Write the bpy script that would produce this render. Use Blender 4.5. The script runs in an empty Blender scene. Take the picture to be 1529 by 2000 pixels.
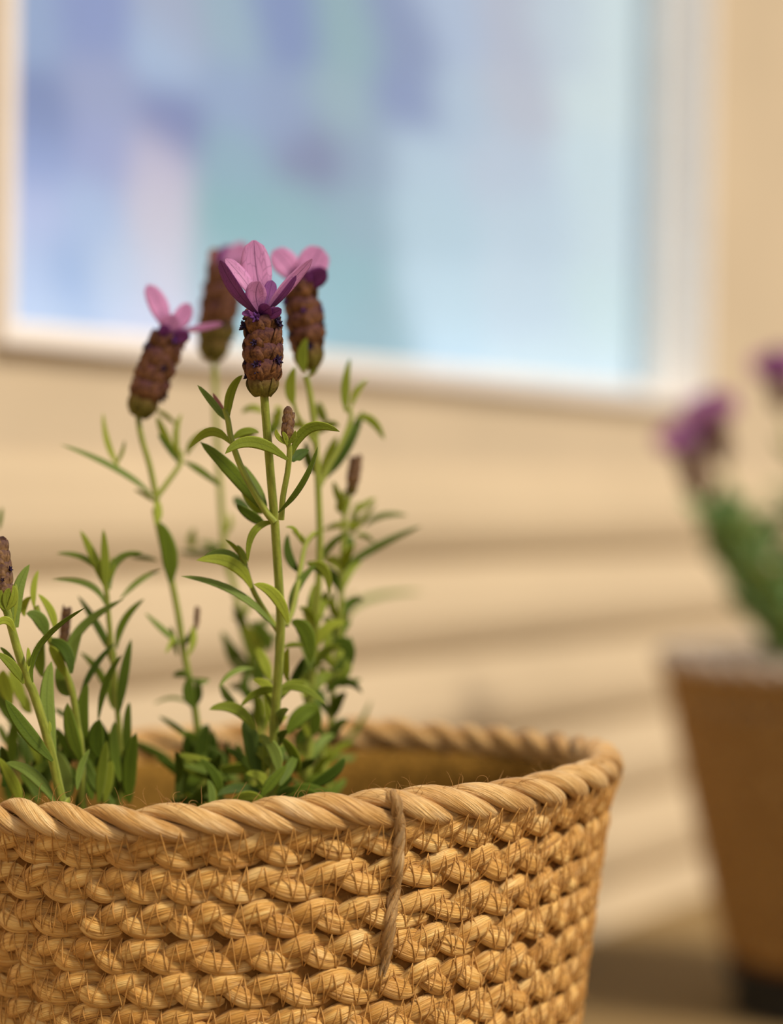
import bpy, math, random
import numpy as np
from mathutils import Vector, Matrix
from mathutils.bvhtree import BVHTree

# ------------------------------------------------------------------ camera, sky, sun, exposure
F = 4700.0                      # focal length in pixels of the 1529 x 2000 frame
CAM = np.array([0.0, 0.0, 0.305])
PITCH = -math.atan(45.0 / F)    # horizon a little above the middle of the frame
ROLL = math.radians(0.8)
fwd = np.array([0.0, math.cos(PITCH), math.sin(PITCH)])
_up = np.array([0.0, -math.sin(PITCH), math.cos(PITCH)])
_rt = np.array([1.0, 0.0, 0.0])
right = math.cos(ROLL) * _rt + math.sin(ROLL) * _up
up = -math.sin(ROLL) * _rt + math.cos(ROLL) * _up

scene = bpy.context.scene
col = scene.collection
cd = bpy.data.cameras.new('camera'); cam = bpy.data.objects.new('camera', cd); col.objects.link(cam)
cam.matrix_world = Matrix([[right[0], up[0], -fwd[0], CAM[0]], [right[1], up[1], -fwd[1], CAM[1]],
                           [right[2], up[2], -fwd[2], CAM[2]], [0, 0, 0, 1]])
cd.sensor_fit = 'VERTICAL'; cd.sensor_height = 36.0; cd.lens = 36.0 * F / 2000.0
cd.clip_start = 0.01; cd.clip_end = 100
cd.dof.use_dof = True; cd.dof.focus_distance = 0.662; cd.dof.aperture_fstop = 4.4
scene.camera = cam

world = bpy.data.worlds.new('sky'); scene.world = world; world.use_nodes = True
wn = world.node_tree; wn.nodes.clear()
sky = wn.nodes.new('ShaderNodeTexSky'); sky.sky_type = 'NISHITA'; sky.sun_disc = False
sky.sun_elevation = math.radians(49); sky.sun_rotation = math.radians(127); sky.dust_density = 2.0
bg = wn.nodes.new('ShaderNodeBackground'); bg.inputs['Strength'].default_value = 0.12
wo = wn.nodes.new('ShaderNodeOutputWorld')
wmx = wn.nodes.new('ShaderNodeMix'); wmx.data_type = 'RGBA'; wmx.inputs[0].default_value = 0.5
wmx.inputs[7].default_value = (4.6, 4.0, 3.3, 1.0)          # hazy warm air mixed into the blue
wn.links.new(sky.outputs[0], wmx.inputs[6]); wn.links.new(wmx.outputs[2], bg.inputs[0]); wn.links.new(bg.outputs[0], wo.inputs[0])

SUN_TO = Vector((0.57, -0.46, 0.86)).normalized()
sd = bpy.data.lights.new('sun', 'SUN'); sun = bpy.data.objects.new('sun', sd); col.objects.link(sun)
sd.energy = 3.25; sd.angle = math.radians(10.0); sd.color = (1.0, 0.88, 0.71)
sun.rotation_euler = SUN_TO.to_track_quat('Z', 'Y').to_euler()
sun.location = (2, -2, 3)

vs = scene.view_settings
vs.view_transform = 'Standard'; vs.look = 'None'; vs.gamma = 1.0; vs.use_curve_mapping = False
vs.exposure = 0.0

# ------------------------------------------------------------------ helpers
rnd = random.Random(7)
def PX(x, y, d):
    """photo pixel at a distance along the view axis -> point in the place"""
    return CAM + d * (fwd + ((x - 764.5) / F) * right + ((1000.0 - y) / F) * up)
def lin(c):
    return tuple(((v / 12.92) if v <= 0.04045 else ((v + 0.055) / 1.055) ** 2.4) for v in c)
def unit(v):
    v = np.asarray(v, float); return v / (np.linalg.norm(v) + 1e-12)
def rows_unit(v):
    return v / (np.linalg.norm(v, axis=-1, keepdims=True) + 1e-12)

def mesh_arrays(name, verts, quads, uv=None, smooth=True, colr=None):
    me = bpy.data.meshes.new(name)
    verts = np.ascontiguousarray(verts, np.float32); quads = np.ascontiguousarray(quads, np.int32)
    nf, k = quads.shape
    me.vertices.add(len(verts)); me.vertices.foreach_set('co', verts.ravel())
    me.loops.add(nf * k); me.loops.foreach_set('vertex_index', quads.ravel())
    me.polygons.add(nf); me.polygons.foreach_set('loop_start', np.arange(0, nf * k, k, dtype=np.int32))
    me.polygons.foreach_set('loop_total', np.full(nf, k, np.int32))
    me.polygons.foreach_set('use_smooth', np.full(nf, smooth, bool))
    if uv is not None:
        l = me.uv_layers.new(name='UVMap'); l.data.foreach_set('uv', np.ascontiguousarray(uv, np.float32).ravel())
    if colr is not None:
        a = me.color_attributes.new('print', 'FLOAT_COLOR', 'POINT'); a.data.foreach_set('color', np.ascontiguousarray(colr, np.float32).ravel())
    me.update(calc_edges=True); me.validate()
    return me
def link(name, me, mat=None, parent=None, origin=None):
    o = bpy.data.objects.new(name, me); col.objects.link(o)
    if me is not None and mat is not None: me.materials.append(mat)
    if parent is not None: o.parent = parent
    return o
def empty(name, loc=(0, 0, 0), parent=None):
    o = bpy.data.objects.new(name, None); col.objects.link(o); o.location = loc; o.empty_display_size = 0.02
    if parent is not None: o.parent = parent
    return o
def tag(o, label=None, cat=None, group=None, kind=None):
    if label: o['label'] = label
    if cat: o['category'] = cat
    if group: o['group'] = group
    if kind: o['kind'] = kind
    return o

def tube(path, A, B, ra, rb, sides, closed=False, ulen=None, flatuv=False, fold=0.0):
    """swept elliptical section; the seam lies at -B. returns verts, quads, uv"""
    n = len(path); th = np.linspace(0, 2 * np.pi, sides, endpoint=False) - np.pi / 2
    c, s = np.cos(th), np.sin(th)
    ra = np.broadcast_to(np.asarray(ra, float), (n,)); rb = np.broadcast_to(np.asarray(rb, float), (n,))
    V = path[:, None] + A[:, None] * (c[None, :, None] * ra[:, None, None]) + B[:, None] * (s[None, :, None] * rb[:, None, None])
    if fold: V = V + B[:, None] * (fold * np.abs(c)[None, :, None] * ra[:, None, None])
    m = n if closed else n - 1
    i = np.arange(m); j = np.arange(sides)
    i2 = (i + 1) % n; j2 = (j + 1) % sides
    q = np.stack(np.broadcast_arrays(i[:, None] * sides + j, i[:, None] * sides + j2, i2[:, None] * sides + j2, i2[:, None] * sides + j), -1).reshape(-1, 4)
    if ulen is None: ulen = np.linspace(0, 1, m + 1)
    u0, u1 = ulen[:-1][:m], ulen[1:][:m]
    if flatuv:
        v0, v1 = (c + 1) / 2, (c[j2] + 1) / 2
    else:
        v0, v1 = j / sides, (j + 1) / sides
    U = np.stack(np.broadcast_arrays(u0[:, None], u0[:, None], u1[:, None], u1[:, None]), -1)
    W = np.stack(np.broadcast_arrays(v0[None, :], v1[None, :], v1[None, :], v0[None, :]), -1)
    W = np.broadcast_to(W, U.shape[:1] + W.shape[1:]); U = np.broadcast_to(U, W.shape)
    uv = np.stack([U, W], -1).reshape(-1, 2)
    return V.reshape(-1, 3), q, uv
def join(parts):
    vs_, qs, us, k = [], [], [], 0
    for v, q, u in parts:
        vs_.append(v); qs.append(q + k); us.append(u); k += len(v)
    return np.concatenate(vs_), np.concatenate(qs), np.concatenate(us)
def boxes(name, lst, mat, parent=None, f=None, smooth=False):
    """one mesh of boxes (x0,x1,y0,y1,z0,z1) mapped through f"""
    V, Q = [], []
    for b in lst:
        k = len(V)
        for z in b[4:6]:
            for x, y in ((b[0], b[2]), (b[1], b[2]), (b[1], b[3]), (b[0], b[3])):
                V.append(f(x, y, z) if f else (x, y, z))
        Q += [[k, k + 3, k + 2, k + 1], [k + 4, k + 5, k + 6, k + 7], [k, k + 1, k + 5, k + 4], [k + 1, k + 2, k + 6, k + 5],
              [k + 2, k + 3, k + 7, k + 6], [k + 3, k, k + 4, k + 7]]
    me = mesh_arrays(name, np.array(V), np.array(Q), smooth=smooth)
    return link(name, me, mat, parent)

def frames(path):
    """tangents and a rotation-minimising pair of axes along an open path"""
    T = rows_unit(np.gradient(path, axis=0)); n = len(path)
    A = np.zeros_like(path); a = np.cross(T[0], [0.3, 0.9, 0.2]); a = unit(a)
    for i in range(n):
        a = unit(a - T[i] * np.dot(a, T[i])); A[i] = a
    return T, A, np.cross(T, A)
def smooth_path(pts, n):
    pts = np.asarray(pts, float); m = len(pts)
    if m == 2: return pts[0] + (pts[1] - pts[0]) * np.linspace(0, 1, n)[:, None]
    P = np.vstack([2 * pts[0] - pts[1], pts, 2 * pts[-1] - pts[-2]])
    t = np.linspace(0, m - 1 - 1e-6, n); k = t.astype(int); f = (t - k)[:, None]
    p0, p1, p2, p3 = P[k], P[k + 1], P[k + 2], P[k + 3]
    return 0.5 * (2 * p1 + (p2 - p0) * f + (2 * p0 - 5 * p1 + 4 * p2 - p3) * f ** 2 + (3 * p1 - p0 - 3 * p2 + p3) * f ** 3)

# ------------------------------------------------------------------ materials
class NT:
    def __init__(s, name):
        s.m = bpy.data.materials.new(name); s.m.use_nodes = True; s.t = s.m.node_tree; s.t.nodes.clear()
        s.out = s.n('ShaderNodeOutputMaterial')
    def n(s, typ, **kw):
        x = s.t.nodes.new(typ)
        for k, v in kw.items(): setattr(x, k, v)
        return x
    def l(s, a, b): s.t.links.new(a, b)
    def val(s, sock, v):
        if hasattr(v, 'links'): s.l(v, sock)
        else: sock.default_value = v
    def math(s, op, a, b=0.0, c=0.0, clamp=False):
        x = s.n('ShaderNodeMath', operation=op, use_clamp=clamp)
        s.val(x.inputs[0], a); s.val(x.inputs[1], b); s.val(x.inputs[2], c); return x.outputs[0]
    def mix(s, f, a, b, blend='MIX'):
        x = s.n('ShaderNodeMix', data_type='RGBA', blend_type=blend)
        s.val(x.inputs[0], f); s.val(x.inputs[6], a); s.val(x.inputs[7], b); return x.outputs[2]
    def ramp(s, f, stops):
        x = s.n('ShaderNodeValToRGB'); e = x.color_ramp.elements
        while len(e) < len(stops): e.new(0.5)
        for q, (p, c) in zip(e, stops): q.position = p; q.color = (*c, 1) if len(c) == 3 else c
        s.val(x.inputs[0], f); return x.outputs[0]
    def noise(s, vec, scale, detail=2.0, rough=0.5, dist=0.0):
        x = s.n('ShaderNodeTexNoise'); x.inputs['Scale'].default_value = scale; x.inputs['Detail'].default_value = detail
        x.inputs['Roughness'].default_value = rough; x.inputs['Distortion'].default_value = dist
        if vec is not None: s.l(vec, x.inputs['Vector'])
        return x.outputs[0]
    def mapping(s, vec, scale=(1, 1, 1), loc=(0, 0, 0)):
        x = s.n('ShaderNodeMapping'); x.inputs['Scale'].default_value = scale
        s.l(vec, x.inputs['Vector']); s.val(x.inputs['Location'], loc); return x.outputs[0]
    def bump(s, h, strength, dist):
        x = s.n('ShaderNodeBump'); x.inputs['Strength'].default_value = strength; x.inputs['Distance'].default_value = dist
        s.l(h, x.inputs['Height']); return x.outputs[0]
    def pbr(s, color, rough=0.6, spec=0.3, normal=None, translucent=0.0, tcol=None, sheen=0.0):
        p = s.n('ShaderNodeBsdfPrincipled'); s.val(p.inputs['Base Color'], color); s.val(p.inputs['Roughness'], rough)
        p.inputs['Specular IOR Level'].default_value = spec
        if sheen: p.inputs['Sheen Weight'].default_value = sheen
        if normal is not None: s.l(normal, p.inputs['Normal'])
        o = p.outputs[0]
        if translucent:
            t = s.n('ShaderNodeBsdfTranslucent'); s.val(t.inputs[0], tcol if tcol is not None else color)
            if normal is not None: s.l(normal, t.inputs['Normal'])
            mx = s.n('ShaderNodeMixShader'); mx.inputs[0].default_value = translucent
            s.l(o, mx.inputs[1]); s.l(t.outputs[0], mx.inputs[2]); o = mx.outputs[0]
        s.l(o, s.out.inputs[0]); return s.m
def rgba(c): return (*c, 1.0)

def jute_material(name, dark, mid, light, hair=1.0):
    n = NT(name); uv = n.n('ShaderNodeUVMap').outputs[0]
    oi = n.n('ShaderNodeObjectInfo'); r = n.math('MULTIPLY', oi.outputs['Random'], 37.0)
    cmb = n.n('ShaderNodeCombineXYZ'); n.l(r, cmb.inputs[0]); n.l(r, cmb.inputs[2])
    fine = n.noise(n.mapping(uv, (0.9, 42.0, 1.0), cmb.outputs[0]), 1.0, 3.0, 0.6, 0.25)
    coarse = n.noise(n.mapping(uv, (0.35, 9.0, 1.0), cmb.outputs[0]), 1.0, 2.0, 0.5, 0.3)
    patch = n.noise(n.mapping(uv, (0.55, 0.6, 1.0), cmb.outputs[0]), 1.0, 2.0, 0.5)
    f = n.math('ADD', n.math('MULTIPLY', fine, 0.55), n.math('MULTIPLY', coarse, 0.45))
    c = n.ramp(f, [(0.34, dark), (0.47, mid), (0.63, light)])
    c = n.mix(n.ramp(patch, [(0.33, (0.70,) * 3), (0.56, (0.0,) * 3)]), c, rgba((mid[0] * .72, mid[1] * .62, mid[2] * .45)))
    pale = n.noise(n.mapping(uv, (0.7, 3.0, 1.0), cmb.outputs[0]), 1.3, 1.0, 0.5)
    c = n.mix(n.ramp(pale, [(0.60, (0.0,) * 3), (0.75, (0.55,) * 3)]), c, rgba((light[0] * 1.02, light[1] * 1.1, light[2] * 1.35)))
    return n.pbr(c, 0.42, 0.35, n.bump(f, 1.0, 0.0014 * hair), sheen=0.10)

JD, JM, JL = (0.25, 0.095, 0.012), (0.74, 0.395, 0.092), (0.96, 0.65, 0.235)
M_jute = jute_material('jute', JD, JM, JL)
M_jute2 = jute_material('jute_brown', (0.17, 0.080, 0.016), (0.43, 0.240, 0.062), (0.62, 0.39, 0.13))
M_jute3 = jute_material('jute_pale', (0.52, 0.41, 0.32), (0.68, 0.56, 0.46), (0.78, 0.68, 0.58))  # paler jute for the rim of the second basket
M_jute_rim = jute_material('jute_rope', (0.36, 0.160, 0.036), (0.72, 0.420, 0.140), (0.95, 0.66, 0.300), 1.3)
M_twine = jute_material('jute_twine', (0.28, 0.12, 0.03), (0.62, 0.36, 0.12), (0.86, 0.56, 0.24))
def flat_material(name, c, rough=0.7, spec=0.2, var=0.25, scale=200.0, bumpd=0.0002, translucent=0.0):
    n = NT(name); tc = n.n('ShaderNodeTexCoord').outputs['Object']
    f = n.noise(tc, scale, 3.0, 0.55)
    cc = n.ramp(f, [(0.3, tuple(v * (1 - var) for v in c)), (0.7, tuple(min(1, v * (1 + var)) for v in c))])
    return n.pbr(cc, rough, spec, n.bump(f, 0.4, bumpd), translucent)
M_thread = flat_material('stitch_thread', (0.52, 0.275, 0.075), 0.6, 0.25, 0.25, 900.0)
M_fibre = flat_material('loose_jute_fibre', (0.50, 0.27, 0.085), 0.5, 0.3, 0.2, 300.0, translucent=0.3)
M_shell = flat_material('gap_shade', (0.22, 0.095, 0.02), 0.9, 0.1, 0.35, 300.0, 0.001)
M_soil = flat_material('potting_soil', (0.055, 0.035, 0.02), 0.95, 0.1, 0.6, 260.0, 0.004)
M_soil2 = flat_material('dry_soil', (0.26, 0.20, 0.155), 0.95, 0.1, 0.4, 260.0, 0.004)
M_white = flat_material('window_paint', (0.92, 0.86, 0.80), 0.45, 0.4, 0.03, 30.0, 0.0001)
M_sash = flat_material('window_sash', (0.68, 0.74, 0.78), 0.4, 0.4, 0.03, 30.0, 0.0001)
M_black = flat_material('black_stand', (0.008, 0.008, 0.008), 0.5, 0.3, 0.2, 60.0, 0.0002)
def wall_material(name, c, scale=9.0):
    n = NT(name); tc = n.n('ShaderNodeTexCoord').outputs['Object']
    a = n.noise(tc, scale, 3.0, 0.5); b = n.noise(tc, 420.0, 2.0, 0.5)
    cc = n.ramp(a, [(0.3, tuple(v * 0.95 for v in c)), (0.7, tuple(min(1, v * 1.05) for v in c))])
    return n.pbr(cc, 0.75, 0.2, n.bump(b, 0.3, 0.0008))
M_wall = wall_material('cream_wall_paint', (0.617, 0.504, 0.352))
M_board = wall_material('cream_board_paint', (0.60, 0.480, 0.320), 6.0)
def ground_material():
    n = NT('brown_paving'); tc = n.n('ShaderNodeTexCoord').outputs['Object']
    a = n.noise(tc, 3.0, 4.0, 0.55); b = n.noise(tc, 160.0, 3.0, 0.6)
    f = n.math('ADD', n.math('MULTIPLY', a, 0.6), n.math('MULTIPLY', b, 0.4))
    c = n.ramp(f, [(0.3, (0.20, 0.135, 0.058)), (0.7, (0.32, 0.22, 0.100))])
    return n.pbr(c, 0.85, 0.15, n.bump(b, 0.5, 0.002))
M_ground = ground_material()

def leaf_material(name, deep, bright, trans):
    n = NT(name); uv = n.n('ShaderNodeUVMap').outputs[0]
    sx = n.n('ShaderNodeSeparateXYZ'); n.l(uv, sx.inputs[0])
    oi = n.n('ShaderNodeObjectInfo').outputs['Random']
    tc = n.n('ShaderNodeTexCoord').outputs['Object']
    g = n.noise(tc, 160.0, 2.0, 0.5)
    c = n.mix(n.math('ADD', n.math('MULTIPLY', oi, 0.75), n.math('MULTIPLY', g, 0.25)), rgba(deep), rgba(bright))
    edge = n.math('ABSOLUTE', n.math('SUBTRACT', sx.outputs[1], 0.5))
    rib = n.math('LESS_THAN', edge, 0.045)
    rim = n.math('GREATER_THAN', edge, 0.44)
    c = n.mix(n.math('MULTIPLY', rib, 0.35), c, rgba(tuple(v * 0.55 for v in deep)))
    c = n.mix(n.math('MULTIPLY', rim, 0.4), c, rgba((bright[0] * 1.3, bright[1] * 1.25, bright[2] * 1.6)))
    h = n.math('ADD', n.noise(tc, 1500.0, 2.0, 0.5), n.math('MULTIPLY', rib, -0.8))
    return n.pbr(c, 0.55, 0.2, n.bump(h, 0.35, 0.0003), trans, n.mix(0.5, c, rgba((bright[0] * 1.3, bright[1] * 1.3, bright[2] * .6))), sheen=0.06)
M_leaf = leaf_material('lavender_leaf', (0.170, 0.225, 0.020), (0.460, 0.520, 0.055), 0.38)
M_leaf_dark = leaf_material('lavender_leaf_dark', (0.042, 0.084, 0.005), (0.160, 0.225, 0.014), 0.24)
M_leaf_grey = leaf_material('lavender_leaf_grey', (0.115, 0.180, 0.024), (0.26, 0.345, 0.060), 0.28)
M_leaf_far = leaf_material('lavender_leaf_soft', (0.13, 0.27, 0.08), (0.30, 0.48, 0.20), 0.35)
def stem_material():
    n = NT('lavender_stem'); tc = n.n('ShaderNodeTexCoord').outputs['Object']
    uv = n.n('ShaderNodeUVMap').outputs[0]
    g = n.noise(n.mapping(uv, (6, 9, 1)), 1.0, 3.0, 0.5)
    c = n.ramp(g, [(0.3, (0.20, 0.24, 0.024)), (0.7, (0.38, 0.42, 0.055))])
    return n.pbr(c, 0.5, 0.3, n.bump(n.noise(tc, 1500.0), 0.3, 0.0003), 0.15, sheen=0.2)
M_stem = stem_material()
def petal_material(name, base, tipc, trans=0.45):
    n = NT(name); uv = n.n('ShaderNodeUVMap').outputs[0]
    sx = n.n('ShaderNodeSeparateXYZ'); n.l(uv, sx.inputs[0])
    c = n.ramp(sx.outputs[0], [(0.0, base), (0.22, tuple(.5 * (a + b) for a, b in zip(base, tipc))), (0.5, tipc), (1.0, tuple(a * .8 + b * .2 for a, b in zip(tipc, base)))])
    v = n.n('ShaderNodeTexVoronoi'); v.feature = 'DISTANCE_TO_EDGE'; v.inputs['Scale'].default_value = 1.0
    n.l(n.mapping(uv, (5, 9, 1)), v.inputs['Vector'])
    vein = n.math('LESS_THAN', v.outputs[0], 0.05)
    edge = n.math('ABSOLUTE', n.math('SUBTRACT', sx.outputs[1], 0.5))
    rib = n.math('LESS_THAN', edge, 0.022)
    dk = tuple(a * 0.55 for a in base)
    c = n.mix(n.math('MULTIPLY', vein, 0.22), c, rgba(dk)); c = n.mix(n.math('MULTIPLY', rib, 0.6), c, rgba(dk))
    return n.pbr(c, 0.5, 0.25, n.bump(n.math('ADD', vein, rib), 0.3, 0.0002), trans)
M_petal = petal_material('pink_bract', (0.20, 0.030, 0.18), (0.80, 0.40, 0.70))
M_petal_d = petal_material('purple_bract', (0.055, 0.008, 0.075), (0.26, 0.060, 0.27), 0.3)
M_petal_b = petal_material('brown_bract', (0.10, 0.03, 0.03), (0.30, 0.11, 0.08), 0.2)
def spike_material(name, a, b, c3, u0=0.45, k=0.75):
    n = NT(name); tc = n.n('ShaderNodeTexCoord').outputs['Object']; uv = n.n('ShaderNodeUVMap').outputs[0]
    sx = n.n('ShaderNodeSeparateXYZ'); n.l(uv, sx.inputs[0])
    f = n.noise(tc, 900.0, 3.0, 0.6)
    c = n.ramp(f, [(0.3, a), (0.65, b)])
    c = n.mix(n.ramp(sx.outputs[0], [(u0, (0, 0, 0)), (0.95, (k,) * 3)]), c, rgba(c3))
    return n.pbr(c, 0.7, 0.15, n.bump(f, 0.5, 0.0005), 0.08)
M_scale = spike_material('calyx_scale', (0.045, 0.018, 0.010), (0.240, 0.105, 0.036), (0.060, 0.018, 0.042))
M_scale_g = spike_material('calyx_scale_green', (0.10, 0.085, 0.014), (0.20, 0.17, 0.028), (0.11, 0.046, 0.022), 0.2, 0.95)
M_bud = spike_material('bud_scale', (0.12, 0.060, 0.026), (0.32, 0.185, 0.080), (0.085, 0.045, 0.055))
M_floret = flat_material('dark_floret', (0.018, 0.008, 0.035), 0.6, 0.2, 0.5, 700.0)
M_purple = flat_material('purple_floret', (0.10, 0.03, 0.16), 0.6, 0.2, 0.4, 700.0, translucent=0.2)
M_core = flat_material('spike_core', (0.045, 0.022, 0.022), 0.8, 0.1, 0.4, 500.0)

# ------------------------------------------------------------------ the setting: ground, wall, window
gnd = boxes('floor', [(-3.0, 4.0, -3.0, 4.5, -0.02, 0.0)], M_ground); tag(gnd, kind='structure')

WA = math.radians(29.7)
WT = np.array([math.sin(WA), math.cos(WA), 0.0]); WN = np.array([math.cos(WA), -math.sin(WA), 0.0])
W0 = np.array([-0.175, 1.12, 0.0])
def W(s, o, z):                      # along the wall, out of the wall, height
    return tuple(W0 + WT * s + WN * o + np.array([0, 0, z]))
def w_at(x, y, o=0.0):               # photo pixel -> (s, z) on the plane o in front of the wall
    r = PX(x, y, 1.0) - CAM
    k = np.dot(W0 + WN * o - CAM, WN) / np.dot(r, WN); p = CAM + r * k
    return float(np.dot(p - W0, WT)), float(p[2])
S0, S1, Z0, Z1 = -0.020, 0.822, 0.305 + 0.064, 1.42          # window casing, outer edges
ZB = 0.305 - 0.033 + 0.046                                            # top of the boarded plinth
wall = boxes('wall_back', [(-2.2, S0 + .004, -0.06, 0, 0.0, 2.4), (S1 - .004, 3.2, -0.06, 0, 0.0, 2.4),
                           (S0 + .004, S1 - .004, -0.06, 0, 0.0, Z0 + .004), (S0 + .004, S1 - .004, -0.06, 0, Z1 - .004, 2.4)], M_wall, f=W)
tag(wall, kind='structure')
bp = 0.058; nb = 6; ztop = ZB
for i in range(nb):
    zt = ztop - i * bp; zb = max(zt - bp, 0.0)
    if zt - zb < 0.012: break
    # bevelled board: lower lip proud, upper edge tucked behind the board above
    prof = [(0.0, zt), (0.0030, zt), (0.0060, zt - bp * 0.15), (0.0102, zt - bp * 0.45), (0.0112, zt - bp * 0.60), (0.0100, zt - bp * 0.74), (0.0065, zt - bp * 0.90), (0.0030, zb + 0.0005), (0.0, zb + 0.0005)]
    V, Q = [], []
    ss = np.linspace(-2.2, 3.2, 28)
    for s in ss:
        for o, z in prof: V.append(W(s, o, z))
    kk = len(prof)
    for a in range(len(ss) - 1):
        for b in range(kk - 1): Q.append([a * kk + b, (a + 1) * kk + b, (a + 1) * kk + b + 1, a * kk + b + 1])
    link('board', mesh_arrays('board', np.array(V), np.array(Q), smooth=False), M_board, wall)

win = empty('window_1', W(0.5 * (S0 + S1), 0, Z0)); tag(win, kind='structure')
winv = win.matrix_basis.inverted() if False else Matrix.Translation(-Vector(win.location))
def Wl(s, o, z): return tuple(np.array(W(s, o, z)) - np.array(win.location))
cw, RE = 0.008, 0.030
def rail(name, b, mat): return boxes(name, [b], mat, win, Wl)
rail('window_casing', (S0, S0 + cw, -RE, 0.008, Z0, Z1), M_white)
rail('window_casing', (S1 - cw, S1, -RE, 0.008, Z0, Z1), M_white)
rail('window_casing', (S0 + cw, S1 - cw, -RE, 0.008, Z0, Z0 + cw), M_white)
rail('window_casing', (S0 + cw, S1 - cw, -RE, 0.008, Z1 - cw, Z1), M_white)
sw = 0.010; a0, a1, b0, b1 = S0 + cw, S1 - cw, Z0 + cw, Z1 - cw
rail('window_sash', (a0, a0 + 0.006, -RE - .012, -RE + .002, b0, b1), M_sash)
rail('window_sash', (a1 - sw, a1, -RE - .012, -RE + .002, b0, b1), M_sash)
rail('window_sash', (a0 + 0.006, a1 - sw, -RE - .012, -RE + .002, b0, b0 + 0.006), M_white)
rail('window_sash', (a0 + 0.006, a1 - sw, -RE - .012, -RE + .002, b1 - sw, b1), M_sash)
ng = NT('window_glass')
tr = ng.n('ShaderNodeBsdfTransparent'); tr.inputs[0].default_value = (0.97, 0.99, 1.0, 1)
gl = ng.n('ShaderNodeBsdfGlossy'); gl.inputs['Roughness'].default_value = 0.02
mx = ng.n('ShaderNodeMixShader'); mx.inputs[0].default_value = 0.05; ng.l(tr.outputs[0], mx.inputs[1]); ng.l(gl.outputs[0], mx.inputs[2]); ng.l(mx.outputs[0], ng.out.inputs[0])
rail('window_pane', (a0 + 0.004, a1 - 0.01, -RE - .010, -RE - .006, b0 + 0.004, b1 - 0.01), ng.m)

# added sheet behind the pane, painted with reflections: watery blue, lilac and teal patches
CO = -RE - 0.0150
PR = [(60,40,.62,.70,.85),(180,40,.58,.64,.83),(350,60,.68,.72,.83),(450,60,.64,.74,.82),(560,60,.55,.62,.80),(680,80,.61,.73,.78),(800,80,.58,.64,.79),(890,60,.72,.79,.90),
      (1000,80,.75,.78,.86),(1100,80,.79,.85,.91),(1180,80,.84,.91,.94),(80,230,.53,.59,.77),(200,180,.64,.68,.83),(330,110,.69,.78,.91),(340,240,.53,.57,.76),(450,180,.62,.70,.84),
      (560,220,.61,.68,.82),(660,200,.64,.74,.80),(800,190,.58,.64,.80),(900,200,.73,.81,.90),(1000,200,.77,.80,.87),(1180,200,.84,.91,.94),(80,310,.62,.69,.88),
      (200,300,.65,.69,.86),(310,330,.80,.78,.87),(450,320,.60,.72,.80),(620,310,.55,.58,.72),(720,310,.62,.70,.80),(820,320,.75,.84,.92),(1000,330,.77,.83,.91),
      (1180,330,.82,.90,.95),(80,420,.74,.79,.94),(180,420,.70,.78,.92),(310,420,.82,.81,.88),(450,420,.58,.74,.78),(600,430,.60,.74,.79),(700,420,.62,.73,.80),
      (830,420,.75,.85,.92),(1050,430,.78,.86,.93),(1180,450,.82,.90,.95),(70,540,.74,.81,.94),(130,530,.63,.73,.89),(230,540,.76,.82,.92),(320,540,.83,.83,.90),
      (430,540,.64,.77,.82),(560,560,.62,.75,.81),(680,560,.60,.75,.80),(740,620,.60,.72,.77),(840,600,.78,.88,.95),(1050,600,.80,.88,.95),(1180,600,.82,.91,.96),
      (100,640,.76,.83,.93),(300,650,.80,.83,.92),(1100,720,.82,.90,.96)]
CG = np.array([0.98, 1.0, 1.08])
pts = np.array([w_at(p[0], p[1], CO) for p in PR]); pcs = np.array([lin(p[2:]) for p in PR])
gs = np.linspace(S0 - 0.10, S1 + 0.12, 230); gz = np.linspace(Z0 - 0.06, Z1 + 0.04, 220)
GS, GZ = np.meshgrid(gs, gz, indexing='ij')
# beyond the part in view the painted reflections repeat upwards
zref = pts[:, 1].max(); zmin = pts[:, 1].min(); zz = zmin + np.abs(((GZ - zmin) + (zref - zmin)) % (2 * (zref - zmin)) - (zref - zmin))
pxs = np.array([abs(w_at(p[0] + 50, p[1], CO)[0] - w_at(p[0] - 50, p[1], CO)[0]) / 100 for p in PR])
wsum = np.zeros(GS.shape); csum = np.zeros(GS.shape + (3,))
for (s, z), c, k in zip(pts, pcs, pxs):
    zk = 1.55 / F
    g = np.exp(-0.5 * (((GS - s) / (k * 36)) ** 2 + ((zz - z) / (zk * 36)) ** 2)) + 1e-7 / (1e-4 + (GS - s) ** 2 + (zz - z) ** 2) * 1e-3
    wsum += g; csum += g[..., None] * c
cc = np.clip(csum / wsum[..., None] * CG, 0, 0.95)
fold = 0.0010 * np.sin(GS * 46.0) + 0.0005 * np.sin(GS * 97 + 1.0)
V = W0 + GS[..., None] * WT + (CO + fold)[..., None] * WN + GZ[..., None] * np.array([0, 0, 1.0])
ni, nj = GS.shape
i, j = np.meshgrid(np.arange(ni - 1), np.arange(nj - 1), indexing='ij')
q = np.stack([i * nj + j, (i + 1) * nj + j, (i + 1) * nj + j + 1, i * nj + j + 1], -1).reshape(-1, 4)
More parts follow.
